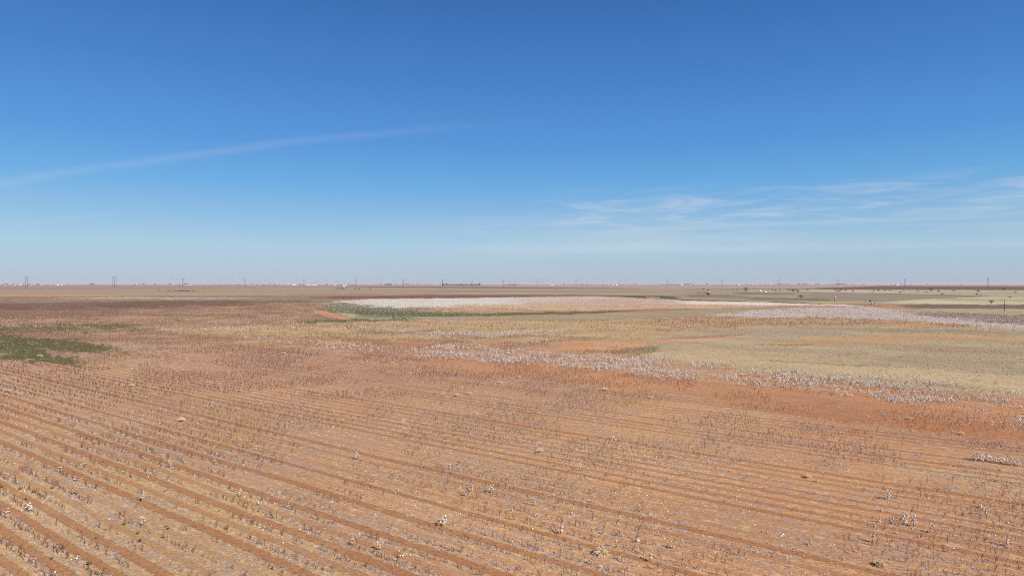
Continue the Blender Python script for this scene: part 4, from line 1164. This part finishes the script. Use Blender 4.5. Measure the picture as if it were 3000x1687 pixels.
tag(e, 'cream upright feed bin on legs with a dark hatch beside the green rise', 'feed bin')
x, y = at(1925.5, 737.8)
e = empty('storage_tank', (x, y, 0))
mb = MB(); mb.seg((-1.7, 0, 1.0), (1.7, 0, 1.0), .62, .62, 0, 14, True); mb.obj('drum', [M['cream']], e)
for sx in (-1.1, 1.1):
    mb = MB(); mb.box(sx - .15, sx + .15, -.6, .6, 0, .5); mb.obj('cradle', [M['rust']], e)
mb = MB(); mb.seg((.4, 0, 1.6), (.4, 0, 2.6), .1, .1, 0, 6, True); mb.obj('filler_pipe', [M['rust']], e)
tag(e, 'low cream tank lying on cradles right of the upright feed bin', 'tank')
# raised tank, left of centre
x, y = at(865, 730.2); s_ = y / F
e = empty('raised_tank', (x, y, 0))
for sx in (-1, 1):
    for sy in (-1, 1):
        mb = MB(); mb.seg((sx * .9, sy * .9, 0), (sx * .7, sy * .7, 5.0), .14, .12, 0, 6); mb.obj('leg', [M['rust']], e)
mb = MB(); mb.seg((0, 0, 5.0), (0, 0, 6.9), 1.55, 1.55, 0, 16, True); mb.obj('drum', [M['sheet']], e)
mb = MB(); mb.seg((0, 0, 6.9), (0, 0, 7.5), 1.6, .2, 0, 16, True); mb.obj('lid', [M['sheet']], e)
mb = MB(); mb.seg((-.9, -.9, 1), (.85, -.85, 4), .06, .06, 0, 4); mb.seg((.9, -.9, 1), (-.85, -.85, 4), .06, .06, 0, 4); mb.obj('brace', [M['rust']], e)
tag(e, 'white water tank raised on dark legs among bare shrubs', 'water tank')

# ------------------------------------------------------------------ cattle
def make_cow(graze):
    """one continuous hide grown over a skeleton"""
    J = {'pelvis': (-.62, 0, 1.12), 'mid': (0, 0, 1.08), 'chest': (.55, 0, 1.08), 'neck': (.92, 0, 1.22)}
    if graze: J['poll'] = (1.22, 0, .72); J['muz'] = (1.36, 0, .30)
    else: J['poll'] = (1.22, 0, 1.42); J['muz'] = (1.58, 0, 1.22)
    vs = [J['pelvis'], J['mid'], J['chest'], J['neck'], J['poll'], J['muz']]
    rs = [.34, .40, .36, .22, .15, .09]
    es = [(0, 1), (1, 2), (2, 3), (3, 4), (4, 5)]
    for sy in (-1, 1):
        b = len(vs); vs += [(-.72, .20 * sy, .82), (-.82, .21 * sy, .48), (-.76, .21 * sy, .04)]; rs += [.16, .075, .06]; es += [(0, b), (b, b + 1), (b + 1, b + 2)]
        b = len(vs); vs += [(.55, .19 * sy, .72), (.57, .19 * sy, .40), (.55, .19 * sy, .04)]; rs += [.13, .07, .06]; es += [(2, b), (b, b + 1), (b + 1, b + 2)]
        b = len(vs); p = J['poll']; vs += [(p[0] - .04, .2 * sy, p[2] + .06)]; rs += [.04]; es += [(4, b)]
    b = len(vs); vs += [(-.98, 0, 1.1), (-1.05, 0, .55)]; rs += [.05, .03]; es += [(0, b), (b, b + 1)]
    me = bpy.data.meshes.new('cow'); me.from_pydata(vs, es, [])
    o = bpy.data.objects.new('cow', me); COL.objects.link(o)
    md = o.modifiers.new('skin', 'SKIN')
    for k, r_ in enumerate(rs): me.skin_vertices[0].data[k].radius = (r_, r_)
    me.skin_vertices[0].data[0].use_root = True
    sb = o.modifiers.new('sub', 'SUBSURF'); sb.levels = 1
    dg_ = bpy.context.evaluated_depsgraph_get(); m2 = bpy.data.meshes.new_from_object(o.evaluated_get(dg_))
    o.modifiers.clear(); o.data = m2; m2.materials.append(M['cow'])
    for p in m2.polygons: p.use_smooth = True
    return o
cows = [make_cow(False), make_cow(True)]
cu_ = [False, False]
CW = [(400,733.2,0),(423.5,733.9,1),(429,733.8,0),(435,733.7,1),(443.5,734.4,1),(449,734.5,0),(451.5,734.2,1),(454,734.0,0),(456.5,733.8,1),(459,733.6,0),(461,734.2,1),(463.5,733.9,0),(466,733.7,1),(468.5,734.2,0),(471,734.0,1),(474,734.3,0),(477,734.2,1),(481.5,733.4,1),(487,733.8,0),(490.5,733.9,1)]
CW = [(px - 1.5, py, k) for px, py, k in CW]
for q, (px, py, k) in enumerate(CW):
    x, y = at(px, py)
    if not cu_[k]: o = cows[k]; cu_[k] = True
    else: o = cows[k].copy(); COL.objects.link(o)
    o.location = (x, y, 0); s = random.uniform(.95, 1.15); o.scale = (s, s, s); o.rotation_euler = (0, 0, random.choice((0, math.pi)) + random.uniform(-.6, .6))
    n_ = (ORD + ['twentieth'])[q]
    if q == 0: lab = 'lone black cow at the left end, apart from the herd'
    else: lab = 'black cow %s in the herd, %s from the left' % ('grazing head down' if k else 'standing head up', n_)
    tag(o, lab, 'cow', 'black cattle in a line on the far left pasture')

# ------------------------------------------------------------------ haze
mb = MB(); Bx = 21500; mb.box(-Bx, Bx, -Bx, Bx, -1.2, 36)
hz, ht, _p = new_mat('haze_air'); ht.nodes.clear()
ho = ht.nodes.new('ShaderNodeOutputMaterial'); hv = ht.nodes.new('ShaderNodeVolumePrincipled')
hv.inputs['Color'].default_value = (.70, .65, .72, 1); hv.inputs['Density'].default_value = 4.2e-5; hv.inputs['Anisotropy'].default_value = 0
ht.links.new(hv.outputs[0], ho.inputs['Volume'])
hz_o = mb.obj('haze', [hz]); tag(hz_o, 'thin dusty haze paling the far plain', 'haze', kind='stuff')
